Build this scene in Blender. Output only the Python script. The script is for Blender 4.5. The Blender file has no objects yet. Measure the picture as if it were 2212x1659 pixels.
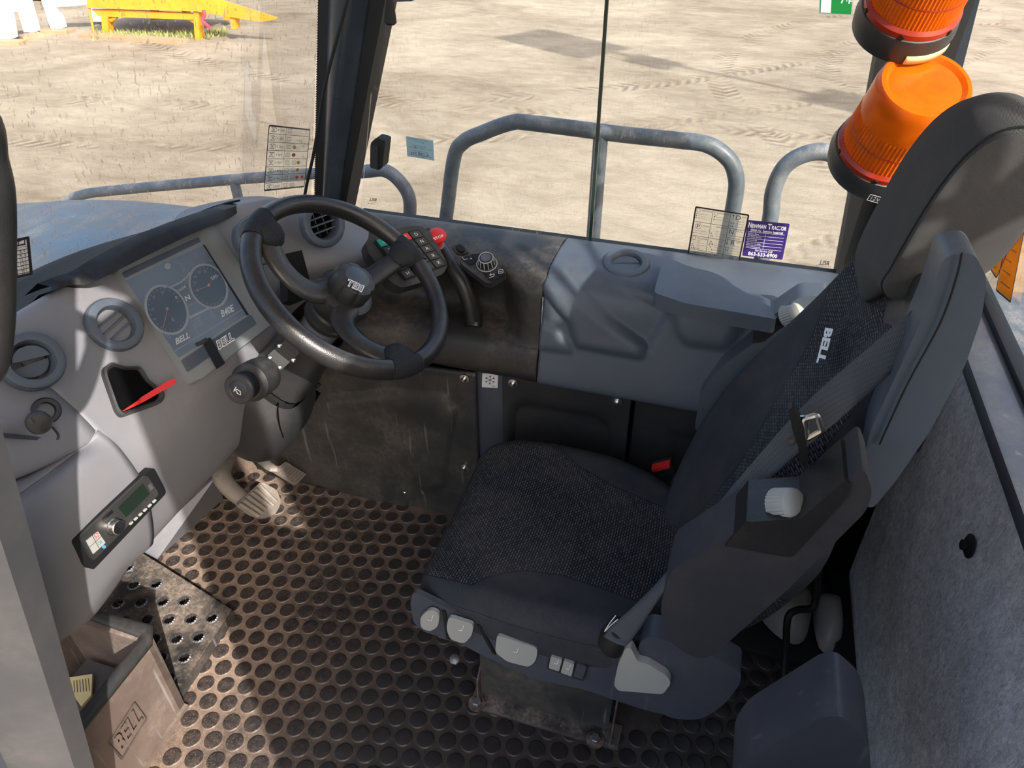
import bpy, bmesh, math, random
from mathutils import Vector, Matrix
random.seed(7)
V = Vector
D2R = math.radians
C = bpy.context.scene.collection
scene = bpy.context.scene

# ------------------------------------------------------------------ camera
CAMH = 1.65
PITCH, YAW, FPX = D2R(37.0), D2R(17.0), 1533.0
cam_d = bpy.data.cameras.new('camera')
cam_d.sensor_width = 36.0
cam_d.lens = 36.0 * FPX / 2212.0
cam_d.clip_start = 0.02
cam_d.clip_end = 500
cam = bpy.data.objects.new('camera', cam_d)
C.objects.link(cam)
cam.location = (0, 0, CAMH)
cam.rotation_euler = (D2R(90) - PITCH, 0, YAW)
scene.camera = cam
# ------------------------------------------------------------------ light
w = bpy.data.worlds.new('World'); scene.world = w; w.use_nodes = True
nt = w.node_tree; nt.nodes.clear()
wo = nt.nodes.new('ShaderNodeOutputWorld'); bg = nt.nodes.new('ShaderNodeBackground')
sky = nt.nodes.new('ShaderNodeTexSky'); sky.sky_type = 'NISHITA'; sky.sun_disc = False
SUN_TO = V((0.77, -0.64, 0.76)).normalized()          # towards the sun
sky.sun_elevation = math.asin(SUN_TO.z); sky.sun_rotation = math.atan2(SUN_TO.x, SUN_TO.y)
sky.air_density = 1.0; sky.dust_density = 5.0; sky.ozone_density = 0.6
nt.links.new(sky.outputs[0], bg.inputs[0]); nt.links.new(bg.outputs[0], wo.inputs[0])
bg.inputs[1].default_value = 0.36
sd = bpy.data.lights.new('sun', 'SUN'); sd.energy = 7.2; sd.angle = D2R(0.55); sd.color = (1.0, 0.94, 0.87)
sun = bpy.data.objects.new('sun', sd); C.objects.link(sun)
sun.rotation_euler = (-SUN_TO).to_track_quat('-Z', 'Y').to_euler()
vs = scene.view_settings
vs.view_transform = 'Standard'; vs.look = 'None'; vs.exposure = 0.15; vs.gamma = 1.0
vs.use_curve_mapping = False

# ------------------------------------------------------------------ pixel -> point helpers
cF = V((-math.sin(YAW)*math.cos(PITCH), math.cos(YAW)*math.cos(PITCH), -math.sin(PITCH)))
cR = V((math.cos(YAW), math.sin(YAW), 0))
cU = cR.cross(cF)
CAM = V((0, 0, CAMH))
def ray(px, py): return cF + cR*((px-1106.0)/FPX) - cU*((py-829.5)/FPX)
def W(px, py, x=None, y=None, z=None, n=None, p=None):
    d = ray(px, py)
    if x is not None: t = (x-CAM.x)/d.x
    elif y is not None: t = (y-CAM.y)/d.y
    elif z is not None: t = (z-CAM.z)/d.z
    else: n = V(n); t = n.dot(V(p)-CAM)/n.dot(d)
    return CAM + d*t
def proj(p):
    q = V(p)-CAM; zc = q.dot(cF)
    return 1106.0+FPX*q.dot(cR)/zc, 829.5-FPX*q.dot(cU)/zc
def zfor(base, py):
    lo, hi = base.z, base.z+8
    for _ in range(40):
        m = (lo+hi)/2
        if proj((base.x, base.y, m))[1] > py: lo = m
        else: hi = m
    return lo

# ------------------------------------------------------------------ object helpers
WORLD = {}
def wpos(o): return WORLD.get(o.name, V((0, 0, 0)))
def link(name, me, mat, parent=None, centre=True):
    if mat is not None:
        me.materials.clear()
        for m in (mat if isinstance(mat, (list, tuple)) else [mat]): me.materials.append(m)
    vs_ = [v.co.copy() for v in me.vertices]
    if vs_ and centre:
        c = V([(min(v[i] for v in vs_)+max(v[i] for v in vs_))/2 for i in range(3)])
    else: c = V((0, 0, 0))
    me.transform(Matrix.Translation(-c))
    me.name = name
    o = bpy.data.objects.new(name, me); C.objects.link(o)
    if parent is not None:
        o.parent = parent; o.location = c - wpos(parent)
    else: o.location = c
    WORLD[o.name] = c
    return o
def tag(o, label=None, cat=None, group=None, kind=None):
    if label: o['label'] = label
    if cat: o['category'] = cat
    if group: o['group'] = group
    if kind: o['kind'] = kind
    return o
def thing(name, label, cat, loc, group=None, kind=None):
    o = bpy.data.objects.new(name, None); C.objects.link(o); o.location = V(loc)
    o.empty_display_size = 0.05
    WORLD[o.name] = V(loc)
    return tag(o, label, cat, group, kind)
def finish(bm, name, mat, parent=None, smooth=True, bevel=0, seg=2, sub=0, angle=35, solid=0):
    if bevel > 0:
        es = [e for e in bm.edges if len(e.link_faces) == 2 and e.calc_face_angle(0) > D2R(angle)]
        if es: bmesh.ops.bevel(bm, geom=es, offset=bevel, segments=seg, profile=0.6, affect='EDGES', clamp_overlap=True)
    bmesh.ops.recalc_face_normals(bm, faces=bm.faces[:])
    me = bpy.data.meshes.new(name); bm.to_mesh(me); bm.free()
    if smooth:
        for p in me.polygons: p.use_smooth = True
        try: me.set_sharp_from_angle(angle=D2R(38))
        except Exception: pass
    o = link(name, me, mat, parent)
    if solid:
        md = o.modifiers.new('solid', 'SOLIDIFY'); md.thickness = abs(solid); md.offset = -1 if solid > 0 else 1
    if sub:
        md = o.modifiers.new('sub', 'SUBSURF'); md.levels = sub; md.render_levels = sub
    return o
def add_box(bm, c, s, m=None):
    M = (m or Matrix.Identity(3)).to_4x4()
    r = bmesh.ops.create_cube(bm, size=1.0, matrix=Matrix.Translation(V(c)) @ M @ Matrix.Diagonal((s[0], s[1], s[2], 1)))
    return r['verts']
def box(name, c, s, mat, parent=None, m=None, bevel=0.003, **k):
    bm = bmesh.new(); add_box(bm, c, s, m)
    return finish(bm, name, mat, parent, bevel=bevel, **k)
def axes(z, x=None):
    z = V(z).normalized()
    x = V(x) if x is not None else (V((1, 0, 0)) if abs(z.x) < 0.8 else V((0, 1, 0)))
    x = (x - z*x.dot(z)).normalized(); y = z.cross(x)
    return Matrix((x, y, z)).transposed()
def add_lathe(bm, prof, o, z, seg=24, x=None, capa=True, capb=True, ripple=None):
    """prof: list of (radius, height) along axis z from o"""
    M = axes(z, x); o = V(o); rings = []
    for (r, h) in prof:
        ring = []
        for i in range(seg):
            a = 2*math.pi*i/seg
            rr = r*(ripple(i) if ripple else 1)
            ring.append(bm.verts.new(o + M @ V((rr*math.cos(a), rr*math.sin(a), h))))
        rings.append(ring)
    for a, b in zip(rings[:-1], rings[1:]):
        for i in range(seg):
            bm.faces.new((a[i], a[(i+1) % seg], b[(i+1) % seg], b[i]))
    if capa: bm.faces.new(rings[0][::-1])
    if capb: bm.faces.new(rings[-1])
def lathe(name, prof, o, z, mat, parent=None, seg=24, bevel=0, **k):
    rp = k.pop('ripple', None); ca = k.pop('capa', True); cb = k.pop('capb', True); x = k.pop('x', None)
    bm = bmesh.new(); add_lathe(bm, prof, o, z, seg, x, ca, cb, rp)
    return finish(bm, name, mat, parent, bevel=bevel, **k)
def cr(pts, n=6, closed=False):
    """Catmull-Rom through pts (Vectors)"""
    P = [V(p) for p in pts]; out = []
    N = len(P); rng = range(N if closed else N-1)
    for i in rng:
        p1, p2 = P[i], P[(i+1) % N]
        p0 = P[(i-1) % N] if (closed or i > 0) else p1*2-p2
        p3 = P[(i+2) % N] if (closed or i < N-2) else p2*2-p1
        for j in range(n):
            t = j/n
            out.append(0.5*((2*p1)+(p2-p0)*t+(2*p0-5*p1+4*p2-p3)*t*t+(3*p1-p0-3*p2+p3)*t**3))
    if not closed: out.append(P[-1])
    return out
def add_tube(bm, pts, r, seg=12, closed=False, flat=None, up=None, caps=True):
    P = [V(p) for p in pts]; N = len(P); rings = []; prevx = None
    for i in range(N):
        a = P[(i-1) % N] if (closed or i > 0) else P[i]
        b = P[(i+1) % N] if (closed or i < N-1) else P[i]
        t = (b-a).normalized()
        if up is not None: x = (V(up)-t*V(up).dot(t)).normalized()
        elif prevx is None:
            x = V((0, 0, 1)) if abs(t.z) < 0.8 else V((1, 0, 0)); x = (x-t*x.dot(t)).normalized()
        else: x = (prevx-t*prevx.dot(t)).normalized()
        prevx = x; y = t.cross(x)
        ri = r[i] if isinstance(r, (list, tuple)) else r
        fx, fy = flat if flat else (1, 1)
        rings.append([bm.verts.new(P[i]+x*(ri*fx*math.cos(2*math.pi*k/seg))+y*(ri*fy*math.sin(2*math.pi*k/seg))) for k in range(seg)])
    for i in range(N if closed else N-1):
        a, b = rings[i], rings[(i+1) % N]
        for k in range(seg): bm.faces.new((a[k], a[(k+1) % seg], b[(k+1) % seg], b[k]))
    if not closed and caps:
        bm.faces.new(rings[0][::-1]); bm.faces.new(rings[-1])
def tube(name, pts, r, mat, parent=None, seg=12, closed=False, smoothn=0, **k):
    if smoothn: pts = cr(pts, smoothn, closed)
    bm = bmesh.new(); add_tube(bm, pts, r, seg, closed, k.pop('flat', None), k.pop('up', None))
    return finish(bm, name, mat, parent, **k)
def add_prism(bm, pts, off):
    off = V(off); a = [bm.verts.new(V(p)) for p in pts]; b = [bm.verts.new(V(p)+off) for p in pts]
    n = len(a); bm.faces.new(a[::-1]); bm.faces.new(b)
    for i in range(n): bm.faces.new((a[i], a[(i+1) % n], b[(i+1) % n], b[i]))
def prism(name, pts, off, mat, parent=None, bevel=0.003, **k):
    bm = bmesh.new(); add_prism(bm, pts, off)
    return finish(bm, name, mat, parent, bevel=bevel, **k)
def add_grid(bm, G, closed_u=False):
    Vt = [[bm.verts.new(p) for p in row] for row in G]
    for i in range(len(G)-1):
        for j in range(len(G[0])-1):
            bm.faces.new((Vt[i][j], Vt[i][j+1], Vt[i+1][j+1], Vt[i+1][j]))
        if closed_u: bm.faces.new((Vt[i][-1], Vt[i][0], Vt[i+1][0], Vt[i+1][-1]))
    return Vt
def loft(rows, nu=6, nv=6):
    A = [cr(r, nu) for r in rows]
    cols = list(zip(*A)); B = [cr(c, nv) for c in cols]
    return [list(r) for r in zip(*B)]
def inpoly(x, y, poly):
    c = False; n = len(poly); j = n-1
    for i in range(n):
        xi, yi = poly[i]; xj, yj = poly[j]
        if (yi > y) != (yj > y) and x < (xj-xi)*(y-yi)/(yj-yi)+xi: c = not c
        j = i
    return c
def sdist(x, y, poly):
    d = 1e9; n = len(poly)
    for i in range(n):
        ax, ay = poly[i]; bx, by = poly[(i+1) % n]
        dx, dy = bx-ax, by-ay; L = dx*dx+dy*dy or 1e-9
        t = max(0, min(1, ((x-ax)*dx+(y-ay)*dy)/L))
        e = math.hypot(x-ax-t*dx, y-ay-t*dy)
        if e < d: d = e
    return d if inpoly(x, y, poly) else -d
def sst(t): t = max(0.0, min(1.0, t)); return t*t*(3-2*t)
def relief(G, specs, sgn=1, key=None):
    """push a lofted surface in or out inside outlines; key maps a point to the plane the outlines are drawn in"""
    key = key or (lambda p: proj(p))
    n, m = len(G), len(G[0]); out = [[p.copy() for p in r] for r in G]
    for i in range(n):
        for j in range(m):
            a = G[min(i+1, n-1)][j]-G[max(i-1, 0)][j]; b = G[i][min(j+1, m-1)]-G[i][max(j-1, 0)]
            nn = a.cross(b)
            if nn.length < 1e-12: continue
            nn.normalize(); x, y = key(G[i][j])
            h = 0
            for poly, depth, wd in specs:
                h += depth*sst(0.5+sdist(x, y, poly)/wd)
            out[i][j] = G[i][j]+nn*h*sgn
    return out
def hit(px, py, o, lift=0.0):
    from mathutils.bvhtree import BVHTree
    if o.name not in _bvh:
        dg = bpy.context.evaluated_depsgraph_get(); me = o.evaluated_get(dg).to_mesh(); off = wpos(o)
        _bvh[o.name] = BVHTree.FromPolygons([v.co+off for v in me.vertices], [list(p.vertices) for p in me.polygons])
    d = ray(px, py).normalized(); r = _bvh[o.name].ray_cast(CAM, d)
    return (r[0]-d*lift) if r[0] is not None else None
_bvh = {}
class Frame:
    """flat frame through lower-left, lower-right and upper-left corner"""
    def __init__(s, p0, p1, p2):
        s.o = V(p0); s.u = V(p1)-s.o; s.v = V(p2)-s.o
        s.n = s.u.cross(s.v).normalized()
        if s.n.dot(CAM-s.o) < 0: s.n = -s.n
        s.W = s.u.length; s.H = s.v.length
    def __call__(s, u, v, h=0): return s.o+s.u*u+s.v*v+s.n*h
def poly_frame(name, fr, uv, h, th, mat, parent=None, bevel=0, **k):
    return prism(name, [fr(u, v, h) for u, v in uv], fr.n*th, mat, parent, bevel=bevel, **k)
def rrect(u0, v0, u1, v1, ru, rv, n=4):
    out = []
    for cx, cy, a0 in ((u1-ru, v1-rv, 0), (u0+ru, v1-rv, 90), (u0+ru, v0+rv, 180), (u1-ru, v0+rv, 270)):
        for i in range(n+1):
            a = D2R(a0+90*i/n); out.append((cx+ru*math.cos(a), cy+rv*math.sin(a)))
    return out
_font = {}
def text_mesh(s, size=1.0, bold=0.0, shear=0.0, extrude=0.0, res=2, spacing=1.0):
    cu = bpy.data.curves.new('txt', 'FONT'); cu.body = s; cu.size = size; cu.offset = bold; cu.shear = shear
    cu.extrude = extrude; cu.resolution_u = res; cu.space_character = spacing; cu.align_x = 'LEFT'
    o = bpy.data.objects.new('txt', cu); C.objects.link(o)
    dg = bpy.context.evaluated_depsgraph_get(); me = bpy.data.meshes.new_from_object(o.evaluated_get(dg))
    bpy.data.objects.remove(o); bpy.data.curves.remove(cu)
    return me
def text_on(name, fr, s, u0, v0, u1, v1, mat, parent, h=0.0006, bold=0.0, shear=0.0, flip=False, fit=True):
    """text mesh filling the frame box u0..u1, v0..v1"""
    me = text_mesh(s, 1.0, bold, shear)
    if not me.vertices: return None
    xs = [v.co.x for v in me.vertices]; ys = [v.co.y for v in me.vertices]
    x0, x1, y0, y1 = min(xs), max(xs), min(ys), max(ys)
    for v in me.vertices:
        a = (v.co.x-x0)/(x1-x0); b = (v.co.y-y0)/(y1-y0)
        if flip: a = 1-a
        v.co = fr(u0+(u1-u0)*a, v0+(v1-v0)*b, h)
    return link(name, me, mat, parent)
def lines_on(name, fr, segs, wd, mat, parent, h=0.0005):
    """segs: ((u,v),(u,v)) strips of width wd (metres)"""
    bm = bmesh.new()
    for a, b in segs:
        A, B = fr(*a, h), fr(*b, h); t = (B-A)
        if t.length < 1e-9: continue
        t.normalize(); s_ = fr.n.cross(t)*wd/2
        add_prism(bm, [A-s_, B-s_, B+s_, A+s_], fr.n*0.0003)
    return finish(bm, name, mat, parent, smooth=False)
def holed_plate(name, outline, holes, fr_o, ux, uy, th, mat, parent=None):
    """flat plate with real holes: outline and holes are 2D lists in metres in the frame o, ux, uy"""
    cu = bpy.data.curves.new('pl', 'CURVE'); cu.dimensions = '2D'; cu.fill_mode = 'BOTH'; cu.extrude = th/2
    for ring in [outline]+holes:
        sp = cu.splines.new('POLY'); sp.points.add(len(ring)-1)
        for i, (a, b) in enumerate(ring): sp.points[i].co = (a, b, 0, 1)
        sp.use_cyclic_u = True
    o = bpy.data.objects.new('pl', cu); C.objects.link(o)
    dg = bpy.context.evaluated_depsgraph_get(); me = bpy.data.meshes.new_from_object(o.evaluated_get(dg))
    bpy.data.objects.remove(o); bpy.data.curves.remove(cu)
    ux, uy = V(ux).normalized(), V(uy).normalized(); nz = ux.cross(uy)
    for v in me.vertices: v.co = V(fr_o)+ux*v.co.x+uy*v.co.y+nz*v.co.z
    return link(name, me, mat, parent)

# ------------------------------------------------------------------ materials
def srgb(r, g, b):
    f = lambda c: (c/255/12.92) if c/255 <= 0.04045 else ((c/255+0.055)/1.055)**2.4
    return (f(r), f(g), f(b), 1)
class NT:
    def __init__(s, name):
        s.m = bpy.data.materials.new(name); s.m.use_nodes = True; s.t = s.m.node_tree
        s.b = s.t.nodes['Principled BSDF']; s.out = s.t.nodes['Material Output']
        s.tc = s.t.nodes.new('ShaderNodeNewGeometry')
    def n(s, typ, ins=None, **props):
        nd = s.t.nodes.new(typ)
        for k, v in props.items(): setattr(nd, k, v)
        for k, v in (ins or {}).items():
            if hasattr(v, 'is_output') or isinstance(v, bpy.types.NodeSocket): s.t.links.new(v, nd.inputs[k])
            else: nd.inputs[k].default_value = v
        return nd
    def math(s, op, a, b=0.5, c=None):
        nd = s.n('ShaderNodeMath', operation=op)
        for i, v in enumerate((a, b) if c is None else (a, b, c)):
            if isinstance(v, bpy.types.NodeSocket): s.t.links.new(v, nd.inputs[i])
            else: nd.inputs[i].default_value = v
        return nd.outputs[0]
    def noise(s, scale, detail=4, rough=0.6, vec=None, dist=0.0):
        return s.n('ShaderNodeTexNoise', {'Scale': scale, 'Detail': detail, 'Roughness': rough, 'Distortion': dist, 'Vector': vec or s.tc.outputs['Position']}).outputs['Fac']
    def ramp(s, fac, lo, hi):
        nd = s.n('ShaderNodeMapRange', {'Value': fac, 'From Min': lo, 'From Max': hi}); nd.clamp = True
        return nd.outputs[0]
    def mix(s, fac, a, b, blend='MIX'):
        nd = s.n('ShaderNodeMix', data_type='RGBA', blend_type=blend)
        for i, v in ((0, fac), (6, a), (7, b)):
            if isinstance(v, bpy.types.NodeSocket): s.t.links.new(v, nd.inputs[i])
            else: nd.inputs[i].default_value = v
        return nd.outputs[2]
    def scaled(s, sx, sy, sz, rot=(0, 0, 0)):
        return s.n('ShaderNodeMapping', {'Vector': s.tc.outputs['Position'], 'Scale': (sx, sy, sz), 'Rotation': rot}).outputs[0]
    def set(s, k, v):
        if isinstance(v, bpy.types.NodeSocket): s.t.links.new(v, s.b.inputs[k])
        else: s.b.inputs[k].default_value = v
    def bump(s, h, strength=0.3, dist=0.002):
        nd = s.n('ShaderNodeBump', {'Height': h, 'Strength': strength, 'Distance': dist})
        s.t.links.new(nd.outputs[0], s.b.inputs['Normal'])
def plastic(name, col, rough=0.45, grain=900, gs=0.25, dust=0.0, dustcol=(0.33, 0.27, 0.21, 1), dscale=6, metallic=0.0, spec=0.5, scratch=0.0):
    m = NT(name); base = col
    big = m.noise(3.0, 3)
    v = m.mix(m.ramp(big, 0.3, 0.7), tuple(c*0.88 for c in col[:3])+(1,), tuple(min(1, c*1.12) for c in col[:3])+(1,))
    rr = m.math('MULTIPLY_ADD', m.noise(25, 5), 0.25, rough-0.12)
    if dust > 0:
        d1 = m.ramp(m.noise(dscale, 8, 0.7), 0.42, 0.72); d2 = m.ramp(m.noise(dscale*18, 4, 0.7), 0.35, 0.7)
        up = m.n('ShaderNodeSeparateXYZ', {0: m.tc.outputs['Normal']}).outputs[2]
        upm = m.ramp(up, -0.2, 0.9)
        f = m.math('MULTIPLY', m.math('MULTIPLY', d1, m.math('ADD', d2, 0.35)), m.math('MULTIPLY', m.math('ADD', upm, 0.35), dust)); 
        v = m.mix(m.math('MINIMUM', f, 0.9), v, dustcol); rr = m.math('ADD', rr, m.math('MULTIPLY', f, 0.3))
    if scratch > 0:
        sc = m.ramp(m.noise(60, 2, 0.5, m.scaled(1, 1, 0.06, (0.4, 0.9, 0.3))), 0.66, 0.74)
        v = m.mix(m.math('MULTIPLY', sc, scratch), v, (0.3, 0.29, 0.28, 1))
    m.set('Base Color', v); m.set('Roughness', rr); m.set('Metallic', metallic); m.set('Specular IOR Level', spec)
    if gs > 0: m.bump(m.noise(grain, 2), gs, 0.0006)
    return m.m
def simple(name, col, rough=0.5, metallic=0.0, emis=None, es=0.0, spec=0.5):
    m = NT(name)
    v = m.mix(m.noise(40, 3), tuple(c*0.92 for c in col[:3])+(1,), tuple(min(1, c*1.06) for c in col[:3])+(1,))
    m.set('Base Color', v); m.set('Roughness', rough); m.set('Metallic', metallic); m.set('Specular IOR Level', spec)
    if emis: m.set('Emission Color', emis); m.set('Emission Strength', es)
    return m.m
# specific materials
M = {}
M['dash'] = plastic('grey_dash_plastic', srgb(119, 119, 124), 0.5, 1100, 0.25, 0.22, (0.34, 0.29, 0.25, 1), 5)
M['bluegrey'] = plastic('blue_grey_plastic', srgb(76, 84, 95), 0.42, 1100, 0.25, 0.14, (0.30, 0.27, 0.24, 1), 5)
M['blackp'] = plastic('black_plastic', srgb(42, 43, 45), 0.4, 1000, 0.3, 0.16, (0.3, 0.25, 0.2, 1), 5)
M['console'] = plastic('black_console_plastic', srgb(40, 39, 39), 0.46, 520, 0.5, 0.4, (0.3, 0.25, 0.19, 1), 5)
M['leather'] = plastic('black_grained_rubber', srgb(34, 34, 36), 0.30, 520, 0.55, 0.12, (0.3, 0.26, 0.2, 1), 8)
M['bluedark'] = plastic('dark_blue_plastic', srgb(62, 67, 78), 0.45, 900, 0.3, 0.16, (0.28, 0.25, 0.22, 1), 7, scratch=0.15)
M['worn'] = plastic('worn_black_panel', srgb(46, 47, 48), 0.34, 600, 0.35, 0.5, (0.32, 0.28, 0.22, 1), 3.5, scratch=0.3)
M['dustyblack'] = plastic('dusty_black_steel', srgb(46, 45, 46), 0.5, 400, 0.3, 0.75, (0.36, 0.29, 0.23, 1), 7, scratch=0.5)
M['blk'] = simple('matt_black', srgb(14, 15, 17), 0.6)
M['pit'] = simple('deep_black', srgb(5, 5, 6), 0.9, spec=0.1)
M['frame'] = plastic('door_frame_paint', srgb(62, 64, 68), 0.4, 300, 0.1, 0.2)
M['pillar'] = plastic('pillar_paint', srgb(44, 52, 62), 0.3, 300, 0.08, 0.05)
M['white'] = simple('white_print', srgb(232, 232, 232), 0.5)
M['decalwhite'] = simple('white_vinyl', srgb(226, 224, 222), 0.4)
M['ink'] = simple('black_print', srgb(28, 22, 26), 0.5)
M['inkred'] = simple('red_print', srgb(205, 40, 40), 0.5)
M['inkyel'] = simple('yellow_print', srgb(225, 205, 60), 0.5)
M['inkor'] = simple('orange_print', srgb(236, 150, 50), 0.5)
M['inkgrn'] = simple('green_print', srgb(30, 120, 95), 0.5)
M['purple'] = simple('purple_vinyl', srgb(52, 36, 104), 0.4)
M['green'] = simple('green_vinyl', srgb(20, 128, 60), 0.4)
M['red'] = simple('red_plastic', srgb(226, 48, 46), 0.4)
M['redled'] = simple('red_key', srgb(226, 60, 60), 0.4)
M['grnled'] = simple('green_key', srgb(30, 165, 140), 0.4)
M['ltgrey'] = plastic('light_grey_plastic', srgb(158, 160, 156), 0.45, 600, 0.12, 0.15)
M['bezel'] = plastic('grey_bezel_plastic', srgb(122, 126, 128), 0.42, 900, 0.15, 0.1)
M['chrome'] = simple('bright_steel', srgb(210, 206, 200), 0.25, 1.0)
M['steel'] = plastic('dull_steel', srgb(118, 120, 126), 0.45, 200, 0.2, 0.4, metallic=0.7, dscale=10)
M['cast'] = plastic('dusty_cast_pedal', srgb(120, 112, 104), 0.6, 300, 0.3, 0.8, (0.45, 0.38, 0.32, 1), 8)
M['rusty'] = plastic('rusty_bolt', srgb(70, 60, 55), 0.6, 200, 0.4, 0.8, (0.35, 0.24, 0.17, 1), 30)
M['railpaint'] = plastic('grey_rail_paint', srgb(80, 89, 98), 0.42, 300, 0.15, 0.5, (0.5, 0.46, 0.42, 1), 14)
M['yellow'] = plastic('yellow_paint', srgb(205, 138, 36), 0.5, 200, 0.1, 0.1)
M['whitepaint'] = plastic('white_paint', srgb(238, 240, 242), 0.5, 200, 0.1, 0.05)
M['machine'] = simple('dark_machine', srgb(40, 42, 44), 0.6)
M['orange'] = simple('orange_paint', srgb(225, 135, 50), 0.5)
M['wood'] = plastic('weathered_board', srgb(150, 125, 98), 0.8, 60, 0.4, 0.3)
M['hose'] = simple('red_hose', srgb(228, 60, 78), 0.5)
M['grass'] = simple('dry_grass', srgb(134, 140, 84), 0.9)
M['lining'] = simple('roof_lining', srgb(196, 198, 202), 0.9)
M['screen'] = plastic('display_glass', srgb(92, 104, 118), 0.22, 500, 0.02, 0.2, (0.3, 0.32, 0.34, 1), 4)
M['scrline'] = simple('display_pale_grey', srgb(140, 146, 152), 0.4)
M['scrlite'] = simple('display_white', srgb(186, 190, 192), 0.4)
M['scrdark'] = simple('display_dark', srgb(72, 84, 98), 0.3)
M['scrred'] = simple('display_red', srgb(170, 112, 112), 0.4)
M['strip'] = plastic('dark_display_strip', srgb(60, 68, 80), 0.35, 500, 0.05, 0.15)
M['lcd'] = simple('lcd_green_black', srgb(28, 40, 32), 0.15)
M['paper'] = simple('yellow_paper', srgb(220, 208, 150), 0.8)
M['paperblue'] = simple('pale_blue_sticker', srgb(150, 178, 190), 0.6)
M['plasticbag'] = plastic('grey_plastic_bag', srgb(140, 138, 136), 0.4, 40, 0.9, 0.1)

def fabric(name, col, scale=(1, 1, 1)):
    m = NT(name)
    a = m.n('ShaderNodeTexWave', {'Vector': m.scaled(*scale, (0.5, 0.7, 0.6)), 'Scale': 330.0, 'Distortion': 0.3}, wave_type='BANDS').outputs['Fac']
    b = m.noise(700, 2)
    v = m.mix(a, tuple(c*0.8 for c in col[:3])+(1,), tuple(c*1.2 for c in col[:3])+(1,))
    dust = m.math('MULTIPLY', m.ramp(m.noise(5, 6, 0.7), 0.45, 0.8), 0.3)
    v = m.mix(dust, v, (0.16, 0.135, 0.115, 1))
    m.set('Base Color', v); m.set('Roughness', 0.9)
    m.set('Specular IOR Level', 0.12); m.bump(m.math('ADD', a, b), 0.5, 0.0008)
    return m.m
M['fabric'] = fabric('plain_black_fabric', srgb(60, 61, 66))
M['fabrichead'] = fabric('grey_black_fabric', srgb(76, 75, 75))
def dashes(name, col, hi):
    m = NT(name)
    s = m.n('ShaderNodeSeparateXYZ', {0: m.tc.outputs['Position']})
    v_ = m.math('ADD', m.math('MULTIPLY', s.outputs[0], 1.0), m.math('MULTIPLY', s.outputs[2], 0.9))
    vec = m.n('ShaderNodeCombineXYZ', {0: s.outputs[1], 1: v_}).outputs[0]
    br = m.n('ShaderNodeTexBrick', {'Vector': vec, 'Scale': 1.0, 'Color1': (1, 1, 1, 1), 'Color2': (0.4, 0.4, 0.4, 1), 'Mortar': (0, 0, 0, 1), 'Mortar Size': 0.0016, 'Mortar Smooth': 0.3, 'Brick Width': 0.0105, 'Row Height': 0.0058}).outputs[0]
    k = m.n('ShaderNodeRGBToBW', {0: br}).outputs[0]
    v = m.mix(k, col, hi)
    dust = m.math('MULTIPLY', m.ramp(m.noise(4, 6, 0.7), 0.45, 0.8), 0.3)
    v = m.mix(dust, v, (0.17, 0.145, 0.125, 1))
    m.set('Base Color', v); m.set('Roughness', 0.9); m.set('Specular IOR Level', 0.15); m.set('Sheen Weight', 0.2)
    m.bump(k, 0.5, 0.001)
    return m.m
M['pattern'] = dashes('dashed_seat_fabric', srgb(26, 28, 34), srgb(76, 78, 84))
def webbing():
    m = NT('belt_webbing')
    s = m.n('ShaderNodeSeparateXYZ', {0: m.tc.outputs['Position']})
    a = m.n('ShaderNodeTexWave', {'Vector': m.scaled(1, -0.6, 1), 'Scale': 170.0, 'Distortion': 0.3}, wave_type='BANDS').outputs['Fac']
    m.set('Base Color', m.mix(a, srgb(48, 52, 60), srgb(88, 92, 98))); m.set('Roughness', 0.7); m.bump(a, 0.4, 0.0006)
    return m.m
M['web'] = webbing()
def dimples(name, col, sc=230.0):
    m = NT(name)
    vo = m.n('ShaderNodeTexVoronoi', {'Vector': m.tc.outputs['Position'], 'Scale': sc, 'Randomness': 0.15}).outputs['Distance']
    k = m.ramp(vo, 0.25, 0.55)
    m.set('Base Color', m.mix(k, tuple(c*1.7 for c in col[:3])+(1,), col)); m.set('Roughness', 0.6); m.set('Specular IOR Level', 0.2); m.bump(k, 0.35, -0.0012)
    return m.m
M['dimple'] = dimples('dimpled_rubber', srgb(34, 35, 38), 300.0)
M['mesh'] = dimples('perforated_black_mesh', srgb(14, 15, 17), 120.0)
def carpet():
    m = NT('grey_carpet')
    n1 = m.noise(150, 5, 0.7, m.scaled(1, 1, 0.45), 1.2); n2 = m.noise(30, 5, 0.7, None, 0.6); n3 = m.noise(500, 2)
    k = m.math('ADD', m.math('MULTIPLY', n1, 0.6), m.math('MULTIPLY', n2, 0.4))
    v = m.mix(m.ramp(k, 0.38, 0.62), srgb(160, 162, 170), srgb(240, 242, 248))
    m.set('Base Color', v); m.set('Roughness', 1.0); m.set('Specular IOR Level', 0.05); m.set('Sheen Weight', 0.3)
    m.bump(m.math('ADD', n1, n3), 0.9, 0.004)
    return m.m
M['carpet'] = carpet()
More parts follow.
